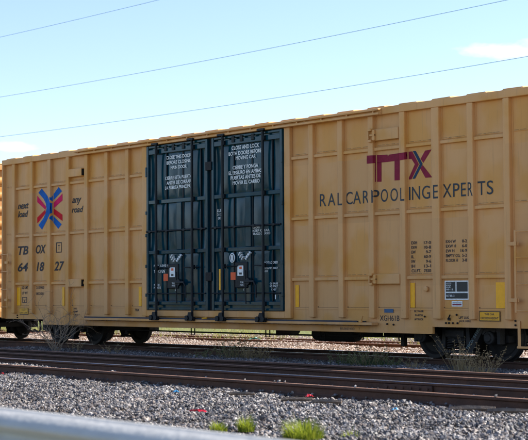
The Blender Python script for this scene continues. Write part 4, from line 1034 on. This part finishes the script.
# meadow behind the rear track
rnd = random.Random(9); mb = MB()
for k in range(20000):
    y = 8.5 + 17 * rnd.random() ** 1.4; x = rnd.uniform(-46, 8)
    dx, dy = x - CAM.x, y - CAM.y
    dep = -dx * math.cos(YAW) + dy * math.sin(YAW); lat = dx * math.sin(YAW) + dy * math.cos(YAW)
    if abs(lat) > dep * .21 + 1: continue
    if math.sin(x * .8 + y) + math.sin(x * .33 - y * .7) < -.1 and y < 16: continue
    blade(mb, (x, y, -.24), rnd.uniform(0, 6.28), rnd.uniform(.2, .9), rnd.uniform(.10, .36), rnd.uniform(.008, .018), rnd, 3)
tag(mb.build('meadow_grass', M['meadow']), 'yellow-green grass growing beyond the track behind the boxcar', 'grass', kind='stuff')

def scrap(name, label, loc, mat, seed, size, cat, group=None):
    rnd = random.Random(seed); n = 7; vv = []
    for j in range(4):
        for i in range(n):
            vv.append(((i / (n - 1) - .5) * size[0], (j / 3 - .5) * size[1] + rnd.uniform(-.3, .3) * size[1] * .4, size[2] * rnd.uniform(0, 1) * math.sin(math.pi * (i + .5) / n)))
    b = MB(); b.add(vv, [(j * n + i, j * n + i + 1, (j + 1) * n + i + 1, (j + 1) * n + i) for j in range(3) for i in range(n - 1)])
    o = link(name, b.mesh(name, mat)); o.location = loc; o.rotation_euler = (0, 0, rnd.uniform(-.6, .6) + R(50))
    so = o.modifiers.new('thickness', 'SOLIDIFY'); so.thickness = .003
    return tag(o, label, cat, group)
scrap('plastic_scrap', 'crumpled red plastic strip lying on the ballast above the small grass tuft', (11.75, -9.6, -.175), M['litter_red'], 1, (.26, .045, .05), 'litter')
scrap('plastic_scrap', 'small red plastic scrap close to the rail right of centre', (11.05, -7.05, -.145), M['litter_red'], 2, (.11, .07, .05), 'litter')
scrap('plastic_scrap', 'small blue plastic scrap on the ballast left of centre', (8.9, -7.8, -.15), M['litter_blue'], 3, (.10, .05, .04), 'litter')
scrap('plastic_scrap', 'blue plastic scrap on the ballast at lower right', (13.5, -7.8, -.15), M['litter_blue'], 4, (.08, .06, .04), 'litter')
scrap('plastic_scrap', 'tiny red scrap on the ballast at the left edge', (2.6, -7.1, -.15), M['litter_red'], 5, (.06, .05, .04), 'litter')
scrap('plastic_bag', 'teal plastic bag on the sunlit gravel behind the car', (-8.6, 8.4, -.12), M['litter_teal'], 6, (.40, .2, .10), 'litter')
def stick(label, a, b_, r_):  # slim sticks standing in for the buried ends of wooden ties
    rnd = random.Random(int(a[0] * 100)); c = (Vector(a) + Vector(b_)) / 2
    mb = MB(); p0, p1 = Vector(a) - c, Vector(b_) - c
    mb.tube([p0, p0.lerp(p1, .35) + Vector((0, .01, .008)), p0.lerp(p1, .7) + Vector((0, -.008, .004)), p1], [r_, r_ * 1.1, r_, r_ * .8], 5)
    o = link('tie_end', mb.mesh('tie_end', M['wood'])); o.location = c
    tag(o, label, 'tie end', 'tie ends in the ballast')
stick('brown buried tie end above the large grass tuft', (11.25, -7.75, -.14), (11.62, -7.50, -.13), .03)
stick('dark buried tie end right of the brown one above the grass tuft', (11.85, -7.72, -.14), (12.25, -7.55, -.13), .03)
stick('buried tie end on the ballast left of the tie ends above the tuft', (9.8, -7.55, -.14), (10.2, -7.35, -.13), .024)
stick('long pale buried tie end on the ballast at lower right', (14.0, -7.32, -.14), (14.5, -7.05, -.12), .038)
stick('pale buried tie end at the right edge, below the rusty rail', (14.55, -7.25, -.14), (15.05, -7.05, -.12), .034)

# ------------------------------------------------------------------ trees across the road, seen only as dark shapes in the glossy doors
def tree_mesh(seed, h):
    rnd = random.Random(seed); cr_ = MB(); tk = MB()
    tk.tube([(0, 0, -.3), (.05, 0, h * .25), (-.05, .08, h * .55)], [.24, .18, .09], 9)
    for k in range(8):
        a = rnd.uniform(0, 6.28); z = h * rnd.uniform(.22, .5)
        tk.tube([(0, 0, z), (math.cos(a) * h * .14, math.sin(a) * h * .14, z + h * .14), (math.cos(a) * h * .24, math.sin(a) * h * .24, z + h * .22)], [.09, .06, .02], 6)
    lumps = [(Vector((rnd.gauss(0, h * .17), rnd.gauss(0, h * .17), h * rnd.uniform(.32, .92))), h * rnd.uniform(.10, .19)) for k in range(16)]
    for c, r in lumps:
        for k in range(210):
            d = Vector((rnd.gauss(0, 1), rnd.gauss(0, 1), rnd.gauss(0, 1))).normalized() * r * rnd.uniform(.55, 1.1)
            u = Vector((rnd.gauss(0, 1), rnd.gauss(0, 1), rnd.gauss(0, 1))).normalized(); v_ = u.cross(d).normalized(); s_ = rnd.uniform(.10, .20)
            cr_.add([c + d - u * s_, c + d + v_ * s_ * .5, c + d + u * s_, c + d - v_ * s_ * .5], [(0, 1, 2, 3)])
    return tk.mesh('trunk', M['bark']), cr_.mesh('crown', M['crown'])
TR = [tree_mesh(3, 8.5), tree_mesh(7, 7.2)]
for k in range(16):
    rr_ = random.Random(k + 40); u = k / 15
    x, y = -62 + 52 * u + rr_.uniform(-1.5, 1.5), -26 - 26 * u + rr_.uniform(-2.5, 2.5)
    t = thing('tree', 'leafy green tree standing across the road, opposite the train', 'tree', (x, y, -.5), rr_.uniform(0, 6.28), 'trees across the road')
    s_ = rr_.uniform(.65, 1.15); t.scale = (s_, s_, s_)
    tk_, cr2 = TR[k % 2]; link('trunk', tk_, t, True); link('crown', cr2, t, True)

# ------------------------------------------------------------------ tufts of grass along the boxcar's near rail
VT = [(( .45, .25, -.17), 230, .34, .30, 'greenblade', 'dull green grass at the foot of the big weed clump under the right door'), ((1.05, .15, -.17), 260, .42, .34, 'straw', 'straw coloured grass in the middle of the weeds under the right door'),
      ((1.75, .10, -.17), 170, .34, .28, 'straw', 'yellow grass tuft right of the weeds under the door'), ((2.45, -.05, -.17), 90, .25, .20, 'straw', 'small dry tuft on the shaded ballast below the air tank'),
      ((4.55, .0, -.17), 170, .36, .24, 'greenblade', 'low green grass tuft before the right truck'), ((5.05, -.1, -.17), 300, .36, .38, 'greenblade', 'thick green grass tuft beside the first wheel of the right truck'),
      ((5.6, -.12, -.17), 260, .36, .34, 'greenblade', 'green grass tuft under the front axle box'), ((6.1, -.05, -.17), 80, .34, .20, 'straw', 'dry grass tuft below the springs'),
      ((6.75, -.4, -.17), 70, .16, .32, 'straw', 'small pale dry tuft between the springs and the last axle'), ((7.85, -.35, -.17), 64, .11, .66, 'straw', 'upright feathery straw tuft before the last axle'),
      ((8.12, -.42, -.17), 55, .11, .46, 'straw', 'shorter feathery straw tuft beside the upright one'), ((8.62, -.6, -.17), 90, .2, .42, 'straw', 'broad straw tuft below the sill step'),
      ((3.4, -.1, -.17), 60, .25, .2, 'straw', 'thin dry tuft on the ballast midway between door and truck'), ((-1.2, .1, -.17), 60, .25, .22, 'straw', 'thin dry tuft below the door rollers')]
for i, (loc, n, rad, h, mt, lab) in enumerate(VT):
    tuft('dry_grass_tuft' if mt == 'straw' else 'grass_tuft', lab, loc, n, rad, h, .0065, M[mt], 70 + i, 'grass tufts along the boxcar track', lean=.75 if h < .45 else .3)
